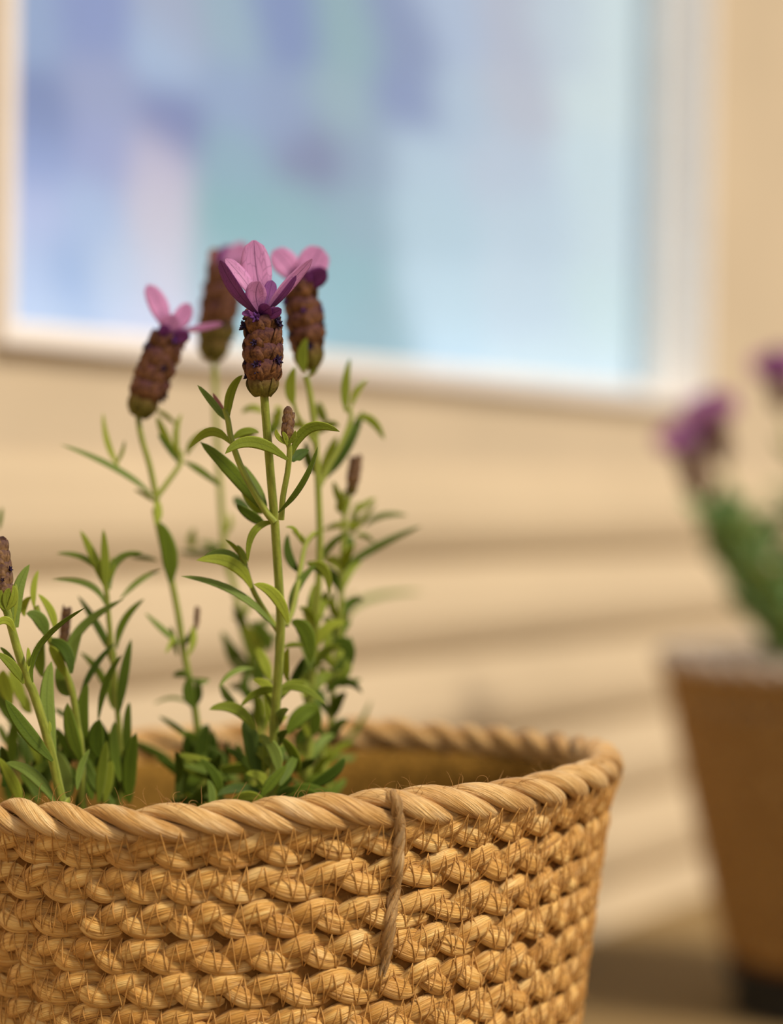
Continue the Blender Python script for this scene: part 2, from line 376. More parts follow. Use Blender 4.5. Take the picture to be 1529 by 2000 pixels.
# a second layer gives the sheet its thickness
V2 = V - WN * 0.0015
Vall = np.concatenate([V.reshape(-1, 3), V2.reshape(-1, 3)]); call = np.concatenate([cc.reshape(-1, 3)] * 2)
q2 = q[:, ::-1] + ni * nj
nc = NT('reflection_paint'); at = nc.n('ShaderNodeAttribute', attribute_name='print')
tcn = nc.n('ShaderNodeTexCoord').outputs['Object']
M_reflection = nc.pbr(at.outputs['Color'], 0.85, 0.1, nc.bump(nc.noise(tcn, 700.0), 0.2, 0.0004))
cur = link('painted_reflection', mesh_arrays('painted_reflection', Vall, np.concatenate([q, q2]), colr=np.concatenate([call, np.ones((len(call), 1))], 1)), M_reflection)
tag(cur, 'added pale blue sheet behind the window pane, painted with watery lilac and teal reflections', 'painted_reflection')

# ------------------------------------------------------------------ baskets
def make_basket(name, base, H, R, taper, tilt, seed, fine, mat, stitch_rows, lobe=0.0425, rim_mat=None):
    rg = np.random.default_rng(seed)
    root = empty(name, base)
    pitch = 0.0099
    rope_z = H - 0.005
    def rad(z): return R - taper * (rope_z - z)
    def place(r, phi, z):
        x = r * np.cos(phi); y = r * np.sin(phi)
        zz = z + tilt * x * np.clip(z / rope_z, 0, 1) ** 0.7
        return np.stack([x, y, zz], -1)
    def wob(phi, amp, hs):
        w = np.zeros_like(phi)
        for h in hs: w += amp * rg.uniform(0.4, 1) * np.sin(h * phi + rg.uniform(0, 6.28))
        return w
    def swept(offr, offz, zc, phi, ra, rb, sides, rc=None, twist=None):
        """strand that wanders (offr, offz) about a ring of radius rc at height zc"""
        rc = rad(zc) if rc is None else rc
        P = place(rc + offr, phi, zc + offz)
        T = rows_unit(np.roll(P, -1, 0) - np.roll(P, 1, 0))
        if twist is None: O = np.stack([np.cos(phi), np.sin(phi), np.zeros_like(phi)], -1)
        else: O = np.stack([np.cos(phi) * np.cos(twist), np.sin(phi) * np.cos(twist), np.sin(twist)], -1)
        Bv = rows_unit(O - T * (O * T).sum(-1, keepdims=True)); Av = np.cross(Bv, T)
        seg = np.linalg.norm(np.roll(P, -1, 0) - P, axis=1); ul = np.concatenate([[0], np.cumsum(seg)]) * 100
        return tube(P, Av, Bv, ra, rb, sides, True, ul)
    # rope round the rim: three plies
    M = max(6, round(2 * math.pi * R / 0.0445)); n = M * (40 if fine else 14)
    phi = np.linspace(0, 2 * np.pi, n, endpoint=False)
    warp = wob(phi, 0.22, (3, 5, 8, 13))
    sag = wob(phi, 0.0005, (2, 3, 5, 7))
    rim = empty('rim_rope', (0, 0, 0), root); geo = []
    for k in range(3):
        ps = -(M * phi + warp) + 2 * np.pi * k / 3 + wob(phi, 0.10, (4, 9, 17))
        rr = 0.00250 * (1 + wob(phi, 0.07, (5, 11, 19))) * (0.95 + 0.16 * np.cos(ps - 0.5))
        g = swept(0.0031 * np.cos(ps), 0.0031 * np.sin(ps) + sag, rope_z, phi, rr * 1.12, rr, 14 if fine else 8, R, ps)
        geo.append(g); link('strand', mesh_arrays('strand', *g), rim_mat or mat, rim)
    # stitched rows of three-strand plait
    z = rope_z - 0.0076; r = 0; meshes = []
    while z > 0.004:
        hi = fine and r < 9
        N = max(5, round(2 * math.pi * rad(z) / lobe)); n = N * (30 if hi else 14)
        phi = np.linspace(0, 2 * np.pi, n, endpoint=False)
        th0 = N * phi + rg.uniform(0, 6.28) + wob(phi, 0.35, (2, 3, 5, 7)); sag = wob(phi, 0.00035, (2, 3, 5, 8))
        br = empty('braid_row', (0, 0, 0), root); gr = []
        for k in range(3):
            th = th0 + 2 * np.pi * k / 3 + wob(phi, 0.10, (6, 11, 19))
            a = 0.0030 * (1 + wob(phi, 0.05, (9, 16))); b = 0.00135
            s2 = np.sin(2 * th)
            fat = 0.82 + 0.36 * np.clip(s2, 0, 1) ** 0.8 + wob(phi, 0.05, (7, 15, 23, 41))
            lz = a * np.sin(th); g = swept(b * s2 + 0.13 * lz, lz + sag, z, phi, 0.00262 * fat, 0.00172 * fat, 12 if hi else 8)
            gr.append(g); link('strand', mesh_arrays('strand', *g), mat, br)
        meshes.append((br, z, gr, hi)); z -= pitch; r += 1
    # stitching: a zigzag of thread pulled over every row
    allv, allq, _ = join([g for m in meshes[:stitch_rows] for g in m[2]] + geo)
    bvh = BVHTree.FromPolygons([tuple(v) for v in allv], [tuple(x) for x in allq])
    for br, zc, gr, hi in meshes[:stitch_rows]:
        zg, nodes, p, upn = [], [], 0.0, True
        Rr = rad(zc)
        while p < 2 * math.pi - 0.01:
            nodes.append((p, zc + (0.0051 if upn else -0.0046) + rg.normal(0, 0.00035)))
            p += (rg.uniform(0.0009, 0.0024) if upn else rg.uniform(0.0018, 0.0036)) / Rr; upn = not upn
        nodes.append((2 * math.pi + nodes[0][0], nodes[0][1]))
        P = []; per = 8; legs = []
        for (p0, z0), (p1, z1) in zip(nodes[:-1], nodes[1:]):
            f = np.linspace(0, 1, per, endpoint=False); ph = p0 + (p1 - p0) * f; zs = z0 + (z1 - z0) * f
            rr = []
            for a_, b_ in zip(ph, zs):
                o = place(np.array(Rr + 0.03), np.array(a_), np.array(b_)); dr = (-math.cos(a_), -math.sin(a_), 0)
                h = bvh.ray_cast(Vector(o), Vector(dr), 0.04)
                rr.append((math.hypot(h[0][0], h[0][1]) if h[0] is not None else Rr) + 0.00008)
            rr = np.array(rr); legs.append((rr, ph, zs))
        for k, (rr, ph, zs) in enumerate(legs):
            e = legs[(k + 1) % len(legs)][0][0]; full = np.append(rr, e); full[0] -= 0.0002; full[-1] -= 0.0002
            for _ in range(1):                                  # pulled taut: bridge the hollows
                for a_ in range(len(full)):
                    for b_ in range(a_ + 2, len(full)):
                        ln_ = np.linspace(full[a_], full[b_], b_ - a_ + 1); full[a_:b_ + 1] = np.maximum(full[a_:b_ + 1], ln_)
            rr = full[:-1] + 0.00012
            P.append(place(rr, ph, zs))
        P = np.concatenate(P); T, A, B = frames(P)
        link('stitching', mesh_arrays('stitching', *tube(P, A, B, 0.00021, 0.00021, 5)), M_thread, br)
    # added dark shell that paints shade between the rows, and the base
    zs = np.array([rope_z - 0.001, rope_z * 0.5, 0.004, 0.002]); ph = np.linspace(0, 2 * np.pi, 96, endpoint=False)
    ring = []
    for rr, zz in [(rad(zs[0]) + .0002, zs[0]), (rad(zs[1]) + .0002, zs[1]), (rad(.004) + .0002, .004), (rad(.004) - .002, 0.0), (0.001, 0.0), (0.001, .004), (rad(.004) - .0012, .005), (rad(zs[1]) - .0006, zs[1]), (rad(zs[0]) - .0006, zs[0])]:
        ring.append(place(np.full(96, rr), ph, np.full(96, zz)))
    V = np.stack(ring); m = len(ring)
    i, j = np.meshgrid(np.arange(m), np.arange(96), indexing='ij')
    q = np.stack([i * 96 + j, i * 96 + (j + 1) % 96, ((i + 1) % m) * 96 + (j + 1) % 96, ((i + 1) % m) * 96 + j], -1).reshape(-1, 4)[:, ::-1]
    link('basket_shell', mesh_arrays('basket_shell', V.reshape(-1, 3), q), M_shell, root)
    return root, place, rad, rope_z, bvh

def make_soil(base, place, rad, zs, mat, label, seed):
    rg = np.random.default_rng(seed)
    nr, na = 14, 72; ph = np.linspace(0, 2 * np.pi, na, endpoint=False); V = []
    for k in range(nr):
        rr = (rad(zs) - 0.0035) * (0.02 + 0.98 * k / (nr - 1))
        V.append(place(np.full(na, rr), ph, zs + rg.normal(0, 0.0012, na) + 0.003 * (1 - (k / nr) ** 2)))
    V.append(place(np.full(na, rad(zs) - 0.0045), ph, np.full(na, zs - 0.03))); V.append(place(np.full(na, 0.002), ph, np.full(na, zs - 0.03)))
    V = np.stack(V); m = len(V)
    i, j = np.meshgrid(np.arange(m - 1), np.arange(na), indexing='ij')
    q = np.stack([i * na + j, i * na + (j + 1) % na, (i + 1) * na + (j + 1) % na, (i + 1) * na + j], -1).reshape(-1, 4)[:, ::-1]
    o = link('potting_soil', mesh_arrays('potting_soil', V.reshape(-1, 3), q), mat); o.location = base
    tag(o, label, 'soil', kind='stuff')

B1 = (-0.039, 0.752, 0.0)
H1 = 0.305 - 0.0895 + 0.005
bk, place1, rad1, rope_z1, bvh1 = make_basket('jute_basket', B1, H1, 0.1065, 0.125, 0.047, 11, True, M_jute, 11, rim_mat=M_jute_rim)
tag(bk, 'golden braided jute basket in sharp focus with zigzag stitching and a tied twine', 'basket', 'braided jute plant baskets')
make_soil(B1, place1, rad1, rope_z1 - 0.036, M_soil, 'dark potting soil inside the golden jute basket', 3)

lr = []; phl = np.linspace(0, 2 * np.pi, 120, endpoint=False); lg = np.random.default_rng(9)
for o_, z_ in ((-0.0036, -0.0055), (-0.0050, -0.0050), (-0.0054, -0.014), (-0.0056, -0.024), (-0.0056, -0.040), (-0.0040, -0.040)):
    zz_ = rope_z1 + z_ + lg.normal(0, 0.0006, 120); lr.append(place1(rad1(zz_) + o_ + lg.normal(0, 0.00035, 120), phl, zz_))
li, lj = np.meshgrid(np.arange(len(lr)), np.arange(120), indexing='ij'); nl = len(lr)
lq = np.stack([li * 120 + lj, ((li + 1) % nl) * 120 + lj, ((li + 1) % nl) * 120 + (lj + 1) % 120, li * 120 + (lj + 1) % 120], -1).reshape(-1, 4)
M_shade_liner = flat_material('shade_liner', (0.20, 0.105, 0.018), 0.9, 0.1, 0.45, 420.0, 0.002)  # lining added so the inside of the basket looks shaded
ol = link('shade_liner', mesh_arrays('shade_liner', np.concatenate(lr), lq), M_shade_liner, bk); ol['label'] = 'brown lining added to darken the inside'
# twine tied over the rim and laid down the side of the basket
def on_basket(x, y):
    """point on the outside of the first basket seen at a photo pixel"""
    r = PX(x, y, 1.0) - CAM; o = CAM - np.array(B1)
    h = bvh1.ray_cast(Vector(o), Vector(unit(r)), 2.0)
    return np.array(h[0]) if h[0] is not None else None
tp = [on_basket(x, y) for x, y in ((768, 1574), (774, 1592), (778, 1615), (776, 1650), (774, 1690), (770, 1725), (764, 1760), (760, 1800), (754, 1840), (750, 1872), (745, 1905))]
tp = [p for p in tp if p is not None]
outd = unit(np.array([tp[3][0], tp[3][1], 0]))
tp = [p + outd * 0.0010 for p in tp]
inn = tp[0] - outd * 0.0075 + np.array([0, 0, 0.0022]); inn2 = inn - outd * 0.003 - np.array([0, 0, 0.006])
path = smooth_path([inn2, inn, tp[0] + np.array([0, 0, 0.0022])] + tp[1:], 150)
T, A, B = frames(path)
sg = np.concatenate([[0], np.cumsum(np.linalg.norm(np.diff(path, axis=0), axis=1))])
tw = empty('wrap_twine', (0, 0, 0), bk)
for k in range(3):
    ps = sg / 0.016 * 2 * np.pi + 2 * np.pi * k / 3
    pp = path + A * (0.0008 * np.cos(ps))[:, None] + B * (0.0008 * np.sin(ps))[:, None]
    t, a, b = frames(pp)
    w = 0.00095 * np.clip((sg[-1] - sg) / 0.006, 0.25, 1)
    link('strand', mesh_arrays('strand', *tube(pp, a, b, w, w, 8, ulen=sg * 100)), M_twine, tw)

# loose fibres standing off the rope and the twine
rg = np.random.default_rng(5); parts = []
def wisp(p0, d0, L, r0, curl):
    n = 9; P = [np.array(p0)]; d = unit(d0); ax = unit(rg.normal(size=3))
    for k in range(n - 1):
        d = unit(d + np.cross(ax, d) * curl / n + rg.normal(0, 0.10, 3)); P.append(P[-1] + d * L / (n - 1))
    P = smooth_path(P, 14); T, A, B = frames(P); r = r0 * np.linspace(1, 0.35, 14)
    parts.append(tube(P, A, B, r, r, 4))
for _ in range(150):
    phi = rg.uniform(-2.6, -0.25); r = 0.1065 + rg.uniform(-0.004, 0.004)
    p = place1(np.array(r), np.array(phi), np.array(rope_z1 + 0.0043))
    wisp(p, (rg.normal(0, .8), rg.normal(0, .5), rg.uniform(0.15, 1.2)), rg.uniform(0.002, 0.0075), rg.uniform(0.00006, 0.00011), rg.uniform(0, 5))
for _ in range(170):
    k = rg.integers(4, 140); p = path[k] + outd * 0.0006 + A[k] * rg.uniform(-0.0014, 0.0014)
    wisp(p, outd * rg.uniform(0.1, 0.5) + A[k] * rg.normal(0, 1) + T[k] * rg.normal(0, 1.4), rg.uniform(0.002, 0.0065), 0.00009, rg.uniform(0, 4))
for x, y, L in ((735, 1566, .005), (745, 1564, .006), (825, 1560, .008), (832, 1556, .0065), (985, 1546, .007), (1010, 1540, .008), (600, 1572, .004), (155, 1590, .009), (160, 1590, .007), (150, 1592, .006)):
    p = PX(x, y + 6, 0.662 if x < 900 else 0.69) - np.array(B1)
    wisp(p, (rg.normal(0, .35), 0, 1), L, 0.00009, rg.uniform(1, 4))
for _ in range(260):
    phi = rg.uniform(-2.5, -0.2); z = rope_z1 - rg.uniform(0.004, 0.075)
    o = place1(np.array(rad1(z) + 0.03), np.array(phi), np.array(z)); h = bvh1.ray_cast(Vector(o), Vector((-math.cos(phi), -math.sin(phi), 0)), 0.05)
    if h[0] is not None: wisp(np.array(h[0]), (rg.normal(), rg.normal(), rg.normal() * .6), rg.uniform(0.0015, 0.005), 0.00006, rg.uniform(0, 4))
fib = link('loose_fibres', mesh_arrays('loose_fibres', *join(parts)), M_fibre, bk); fib['kind'] = 'stuff'

# the second basket, on a low black stand
D2 = 1.42
B2 = np.array([(1681 - 764.5) / F * D2, D2, 0.0]); ZS = 0.030
H2 = 0.305 - 0.0965 - ZS + 0.004
bk2, place2, rad2, rope_z2, _b = make_basket('jute_basket', (B2[0], B2[1], ZS), H2, 0.114, 0.235, 0.0, 23, False, M_jute2, 18, 0.036, M_jute3)
tag(bk2, 'brown braided jute basket on a low black stand near the wall', 'basket', 'braided jute plant baskets')
make_soil((B2[0], B2[1], ZS), place2, rad2, rope_z2 + 0.001, M_soil2, 'dry greyish soil filling the brown jute basket', 4)
st = empty('plant_stand', (B2[0], B2[1], 0)); tag(st, 'low black round plant stand under the brown jute basket', 'plant stand')
ph = np.linspace(0, 2 * np.pi, 64, endpoint=False)
def lathe(name, prof, mat, parent):
    V = np.concatenate([np.stack([r * np.cos(ph), r * np.sin(ph), np.full(64, z)], -1) for r, z in prof]); m = len(prof)
    i, j = np.meshgrid(np.arange(m - 1), np.arange(64), indexing='ij')
    q = np.stack([i * 64 + j, i * 64 + (j + 1) % 64, (i + 1) * 64 + (j + 1) % 64, (i + 1) * 64 + j], -1).reshape(-1, 4)
    return link(name, mesh_arrays(name, V, q, smooth=False), mat, parent)
rs = rad2(0.004) + 0.003
lathe('stand_top', [(0.001, 0.020), (rs - .002, 0.020), (rs, 0.022), (rs, 0.028), (rs - .002, ZS), (0.001, ZS)], M_black, st)
lathe('stand_skirt', [(rs - .008, 0.021), (rs - .006, 0.021), (rs - .004, 0.0), (rs - .012, 0.0), (rs - .012, 0.021)], M_black, st)

# ------------------------------------------------------------------ lavender
def leaf_mesh(P, wid, rot, fold, thick=0.055, n=13, sides=8, prof='leaf'):
    P = smooth_path(P, n) if len(P) != 3 else np.array([(1 - t) ** 2 * P[0] + 2 * t * (1 - t) * P[1] + t * t * P[2] for t in np.linspace(0, 1, n)])
    T = rows_unit(np.gradient(P, axis=0))
    Vd = rows_unit(P - CAM)
    Wd = rows_unit(np.cross(T, Vd)); Nd = np.cross(Wd, T)
    Nd *= np.where((Nd * -Vd).sum(-1, keepdims=True) < 0, -1, 1)
    c, s = math.cos(rot), math.sin(rot)
    A = Wd * c + Nd * s; B = Nd * c - Wd * s
    t = np.linspace(0, 1, n)
    if prof == 'leaf': w = np.sin(np.pi * np.clip(t, 0, 1) ** 0.88) ** 0.62 * 0.94 + 0.06; wid = wid * 0.84; w[0] = 0.22; w[-1] = 0.03; w = np.where(t < 0.2, np.maximum(w * 0.9, 0.22), w)
    elif prof == 'petal': w = (0.16 + 0.84 * np.sin(np.pi / 2 * np.clip(t / 0.62, 0, 1)) ** 1.2) * np.sqrt(np.clip(1 - np.clip((t - 0.5) / 0.515, 0, 1) ** 2.6, 0, 1)); w[-1] = 0.12
    else: w = np.sqrt(np.clip(1 - (2 * t - 0.9) ** 2 / 1.25, 0.03, 1)); w[-1] = 0.1
    return tube(P, A, B, w * wid * 0.5, np.maximum(w * wid * thick, wid * 0.012), sides, flatuv=True, fold=fold)

class Plant:
    def __init__(s, name, base, label, group):
        s.root = empty(name, base); s.base = np.array(base); s.stems = {}
        tag(s.root, label, 'plant', group)
    def stem(s, pts, d0, d1, r0, r1, root_to=None):
        """pixel polyline from foot to tip; distances d0 -> d1"""
        L = np.concatenate([[0], np.cumsum([math.dist(a, b) for a, b in zip(pts[:-1], pts[1:])])]); L /= L[-1]
        P = [PX(x, y, d0 + (d1 - d0) * t) for (x, y), t in zip(pts, L)]
        if root_to is not None: P = [np.array(root_to)] + P
        return s.stem3(P, r0, r1)
    def stem3(s, P, r0, r1, sides=8):
        P = smooth_path(np.array(P) - s.base, max(12, 8 * len(P))); T, A, B = frames(P)
        r = np.linspace(r0, r1, len(P)); n = len(P)
        ln = np.concatenate([[0], np.cumsum(np.linalg.norm(np.diff(P, axis=0), axis=1))]) * 30
        o = link('stem', mesh_arrays('stem', *tube(P, A, B, r, r, sides, ulen=ln)), M_stem, s.root); o['_p'] = 0
        del o['_p']; return o
    def leaf3(s, P, wid, mat, parent, rot=None, fold=0.22):
        rot = rnd.uniform(-0.5, 0.5) if rot is None else rot
        v, q, u = leaf_mesh([np.array(p) for p in P], wid, rot, fold)
        return link('leaf', mesh_arrays('leaf', v - s.base, q, u), mat, parent)
    def leaf(s, a, b, c, wpx, d, parent, mat=None, dd=None, rot=None, fold=0.22):
        dd = rnd.uniform(-0.006, 0.006) if dd is None else dd
        # middle point is on the leaf: turn it into the control point of the curve
        m = (2 * b[0] - 0.5 * (a[0] + c[0]), 2 * b[1] - 0.5 * (a[1] + c[1]))
        P = [PX(*a, d), PX(*m, d + dd * 0.35), PX(*c, d + dd)]
        return s.leaf3(P, wpx * d / F, mat or M_leaf, parent, rot, fold)
    def petal(s, a, b, c, wpx, d, dd, parent, mat, rot=0.0, fold=0.12):
        m = (2 * b[0] - 0.5 * (a[0] + c[0]), 2 * b[1] - 0.5 * (a[1] + c[1]))
        v, q, u = leaf_mesh([PX(*a, d), PX(*m, d + dd * .6), PX(*c, d + dd)], wpx * d / F, rot, fold, 0.02, 15, 10, 'petal')
        return link('petal', mesh_arrays('petal', v - s.base, q, u), mat, parent)
    def spike(s, b, t, rpx, d, dd=0.0, rows=5, cols=6, turn=0.35, green=1, florets=9, lean=None, name='flower_spike', mats=None):
        """dense head of overlapping calyx scales from pixel b (foot) to pixel t (top)"""
        Pb, Pt = PX(*b, d), PX(*t, d + dd); return s.spike3(Pb, Pt, rpx * d / F, rows, cols, turn, green, florets, name, mats)
    def spike3(s, Pb, Pt, r, rows=5, cols=6, turn=0.35, green=1, florets=9, name='flower_spike', mats=None):
        ms, mg = mats or (M_scale, M_scale_g)
        root = empty(name, (0, 0, 0), s.root)
        ax = Pt - Pb; L = np.linalg.norm(ax); ax /= L
        e1 = unit(np.cross(ax, fwd)); e2 = np.cross(e1, ax)          # e2 points towards the viewer side
        if np.dot(e2, fwd) > 0: e2 = -e2
        n = 14; tt = np.linspace(0, 1, n); P = Pb + ax * (tt * L)[:, None]
        rr = r * 0.74 * np.clip(np.sin(np.pi * (0.06 + 0.86 * tt)) ** 0.42, 0.15, 1)
        v, q, u = tube(P, np.tile(e1, (n, 1)), np.tile(e2, (n, 1)), rr, rr, 12)
        link('spike_core', mesh_arrays('spike_core', v - s.base, q, u), M_core, root)
        sh = L / rows; coff = [rnd.uniform(-0.5, 0.5) for _ in range(cols)]
        for i in range(rows):
            t0 = (i + 0.02) / rows; env = 0.80 + 0.20 * math.sin(math.pi * (0.15 + 0.7 * (i + .5) / rows))
            if i == 0: env *= 0.86
            for k in range(cols):
                t0 = (i + 0.02 + (0.0 if i == 0 else coff[k] * 0.8 + rnd.uniform(-.12, .12))) / rows
                if t0 > 0.93: continue
                an = turn + 2 * math.pi * (k + 0.5 * 0) / cols + rnd.uniform(-.1, .1)
                o = e2 * math.cos(an) + e1 * math.sin(an)
                h = sh * rnd.uniform(1.15, 1.55)
                a0 = Pb + ax * (t0 * L - 0.12 * sh) + o * r * env * 0.50
                a1 = Pb + ax * (t0 * L + 0.45 * h) + o * r * env * rnd.uniform(0.98, 1.12)
                a2 = Pb + ax * (t0 * L + h) + o * r * env * rnd.uniform(0.80, 0.95)
                ns = 8; ts = np.linspace(0, 1, ns); C = np.array([(1 - x) ** 2 * a0 + 2 * x * (1 - x) * a1 + x * x * a2 for x in ts])
                T = rows_unit(np.gradient(C, axis=0)); Wd = np.tile(unit(np.cross(ax, o)), (ns, 1)); Nn = rows_unit(np.cross(Wd, T))
                if np.dot(Nn[3], o) < 0: Nn = -Nn
                w = np.sqrt(np.clip(1 - (1.75 * ts - 0.8) ** 2, 0.02, 1)); wd = r * env * 2.5 * math.sin(math.pi / cols) * 0.62
                v, q, u = tube(C, Wd, Nn, w * wd, np.maximum(w * wd * 0.14, r * .03), 8, flatuv=True, fold=-0.30)
                link('calyx_scale', mesh_arrays('calyx_scale', v - s.base, q, u), mg if i < green else ms, root)
        for k in range(florets):
            an = turn + 2 * math.pi * ((k % cols) + 0.5) / cols + rnd.uniform(-.15, .15); hh = rnd.uniform(0.18, 0.95)
            o = unit(e2 * math.cos(an) + e1 * math.sin(an) + ax * 0.25)
            c = Pb + ax * (hh * L) + o * r * rnd.uniform(0.80, 0.98); sz = r * rnd.uniform(0.14, 0.26); pr = []
            x1 = unit(np.cross(o, ax)); x2 = np.cross(o, x1)
            for b_ in range(5):
                ph_ = 2 * math.pi * b_ / 5; dd_ = unit(x1 * math.cos(ph_) + x2 * math.sin(ph_) + o * 0.8)
                Q = np.array([c - o * sz * .8, c + dd_ * sz * .7, c + dd_ * sz * 1.4]); T, A, B = frames(Q)
                pr.append(tube(Q, A, B, np.array([.3, .45, .12]) * sz, np.array([.3, .35, .12]) * sz, 5))
            v, q, u = join(pr); link('floret', mesh_arrays('floret', v - s.base, q, u), M_floret if k % 3 else M_purple, root)
        return root

def cA(u, v): return (200 + u / 2.184, 440 + v / 2.184)
def cB(u, v): return (u / 3.124, 960 + v / 3.124)
def cC(u, v): return (280 + u / 2.73, 980 + v / 2.73)
def cD(u, v): return (380 + u / 5.097, 440 + v / 5.097)
def cE(u, v): return (220 + u / 6.37, 530 + v / 6.37)
SOILZ = rope_z1 - 0.034
def foot(x, y): return np.array([B1[0] + x, B1[1] + y, SOILZ - 0.012])
DK, GY = M_leaf_dark, M_leaf_grey

# ---- the tall plant with four open flowers
tall = Plant('lavender_plant', (B1[0] + 0.005, B1[1] - 0.02, SOILZ), 'tall green lavender with four open pink and purple flowers in the golden basket', 'lavender plants in baskets')
# 1 main flower stem
s1 = tall.stem([cC(690, 1500), cC(694, 1300), cC(705, 1120), cC(720, 900), cC(732, 660), cC(725, 480), cC(712, 280), cC(700, 100), cA(722, 1120), cA(706, 930), cA(690, 725)], 0.700, 0.664, 0.00155, 0.00125, foot(-0.006, -0.045))
D1 = 0.664
f1 = tall.spike(cD(672, 1690), cD(680, 900), 38, D1, -0.001, rows=5, cols=5, turn=-0.30, green=1, florets=24)
for a, b, c, w, dd, dz, m, rot in (((700,800),(625,520),(592,150),330,.004,.006,M_petal,0.0), ((690,850),(500,560),(310,335),170,.003,.003,M_petal,0.5),
        ((640,890),(420,650),(255,350),190,-.001,-.006,M_petal_d,-0.75), ((680,900),(610,720),(645,560),230,-.004,-.003,M_petal,0.15),
        ((700,880),(880,650),(1170,335),160,.001,-.004,M_petal,0.6), ((700,880),(870,700),(1010,500),110,-.002,-.003,M_petal_d,0.9),
        ((690,900),(770,880),(865,835),120,-.003,-.004,M_petal_d,0.0), ((710,840),(740,690),(775,550),150,.003,.004,M_petal_d,0.3),
        ((650,900),(700,850),(760,820),170,-.004,-.003,M_petal_d,0.2), ((670,920),(560,880),(470,885),70,-.002,-.004,M_petal_d,0.2)):
    tall.petal(cD(*a), cD(*b), cD(*c), w / 5.097, D1 + dz, dd, f1, m, rot)
LA = lambda a, b, c, w, d, st, m=None, dd=None, rot=None, fold=0.22: tall.leaf(cA(*a), cA(*b), cA(*c), w / 2.184, d, st, m, dd, rot, fold)
LC = lambda a, b, c, w, d, st, m=None, dd=None, rot=None, fold=0.22: tall.leaf(cC(*a), cC(*b), cC(*c), w / 2.73, d, st, m, dd, rot, fold)
# 2 branch to the left of the main stem
s2 = tall.stem([cC(700, 110), cA(690, 1210), cA(600, 1050), cA(552, 920), cA(535, 830), cA(520, 780)], 0.674, 0.672, 0.0011, 0.0008)
LA((690, 1222), (560, 1060), (418, 925), 74, .676, s2, DK, .004, 0.1); LA((700, 1200), (650, 1110), (598, 1020), 50, .680, s2, DK)
LA((545, 930), (460, 880), (368, 955), 48, .672, s2, M_leaf); LA((552, 915), (610, 880), (668, 885), 42, .680, s2, M_leaf)
LA((525, 830), (470, 760), (405, 682), 42, .676, s2, M_leaf_grey); LA((535, 840), (545, 720), (598, 638), 48, .672, s2, M_leaf, -.002, 0.2)
LA((530, 820), (500, 770), (470, 715), 30, .679, s2, M_petal_b)
# 3 small side shoot with a brown bud
s3 = tall.stem([cC(735, 95), cA(770, 1160), cA(790, 1050), cA(798, 960), cA(790, 925)], 0.668, 0.663, 0.0009, 0.0008)
LA((790, 1000), (640, 925), (523, 975), 62, .663, s3, M_leaf, -.004, 0.15); LA((805, 985), (880, 865), (1012, 880), 56, .664, s3, M_leaf, -.002, 0.2)
LA((750, 1225), (850, 1100), (918, 945), 44, .664, s3, DK, -.004, 0.75); LA((815, 1010), (830, 985), (882, 958), 60, .672, s3, DK)
tall.spike(cA(783, 930), cA(797, 800), 12, .663, rows=4, cols=5, green=1, florets=0, name='flower_bud', mats=(M_bud, M_scale_g))
for a, b, c in (((785, 935), (748, 900), (742, 868)), ((790, 935), (815, 905), (822, 875)), ((788, 940), (780, 905), (768, 880))): LA(a, b, c, 26, .662, s3, M_leaf, -.001, 0.1)
# 4 right flower stem
D4 = 0.728
s4 = tall.stem([cC(880, 1400), cC(890, 1150), cC(905, 900), cC(925, 600), cC(940, 250), cC(935, 0), cA(908, 900), cA(888, 740), cA(868, 640)], .735, D4, .0013, .0010, foot(0.012, -0.02))
f4 = tall.spike((606, 716), (588, 565), 36, D4, 0.0, turn=0.5, cols=5, green=1, florets=12)
for a, b, c, w, dz, dd, m, rot in (((588,566),(606,524),(627,484),66,0,.002,M_petal,0.1), ((590,568),(612,546),(638,528),44,-.002,-.004,M_petal_d,0.2), ((585,564),(562,522),(533,490),56,.002,.002,M_petal,0.3),
        ((590,566),(618,525),(640,498),30,.003,.004,M_petal,0.2), ((585,568),(590,545),(598,528),40,-.003,-.003,M_petal_d,0.0)):
    tall.petal(a, b, c, w, D4 + dz, dd, f4, m, rot)
LA((865, 625), (850, 560), (872, 480), 56, .722, s4, M_leaf, -.002, 0.1); LA((818, 770), (800, 690), (822, 600), 56, .722, s4, M_leaf, -.003, 0.15); 
LA((880, 640), (905, 600), (915, 540), 40, .728, s4, M_leaf)
LA((930, 1090), (1030, 950), (1112, 790), 74, .742, s4, GY, .006, 0.35); LA((960, 1060), (1040, 960), (1090, 850), 40, .735, s4, DK)
LA((1040, 800), (1035, 690), (1056, 568), 46, .735, s4, M_leaf, 0, 0.2); LA((1060, 780), (1085, 710), (1132, 655), 34, .745, s4, M_leaf); LA((1085, 815), (1150, 835), (1202, 915), 44, .745, s4, M_leaf, .003)
LA((690, 800), (640, 780), (594, 802), 40, .75, s4, M_leaf); LA((730, 860), (745, 800), (735, 780), 60, .75, s4, M_leaf); LA((960, 850), (930, 790), (915, 760), 60, .755, s4, M_leaf); LA((905, 900), (965, 850), (1010, 860), 44, .74, s4, M_leaf)
LA((900, 900), (840, 850), (760, 870), 44, .75, s4, M_leaf); LA((912, 1060), (880, 1000), (870, 920), 50, .74, s4, DK); LA((660, 880), (620, 890), (575, 920), 50, .74, s4, M_leaf); LA((700, 900), (740, 850), (750, 800), 60, .752, s4, DK)
LA((640, 1230), (590, 1190), (560, 1160), 60, .74, s4, DK)
LA((920, 1130), (960, 1000), (1000, 900), 60, .75, s4, M_leaf)
s4c = tall.stem([cA(922, 1120), cA(960, 1040), cA(1020, 930), cA(1058, 830), cA(1055, 780)], .732, .738, .0009, .0007)
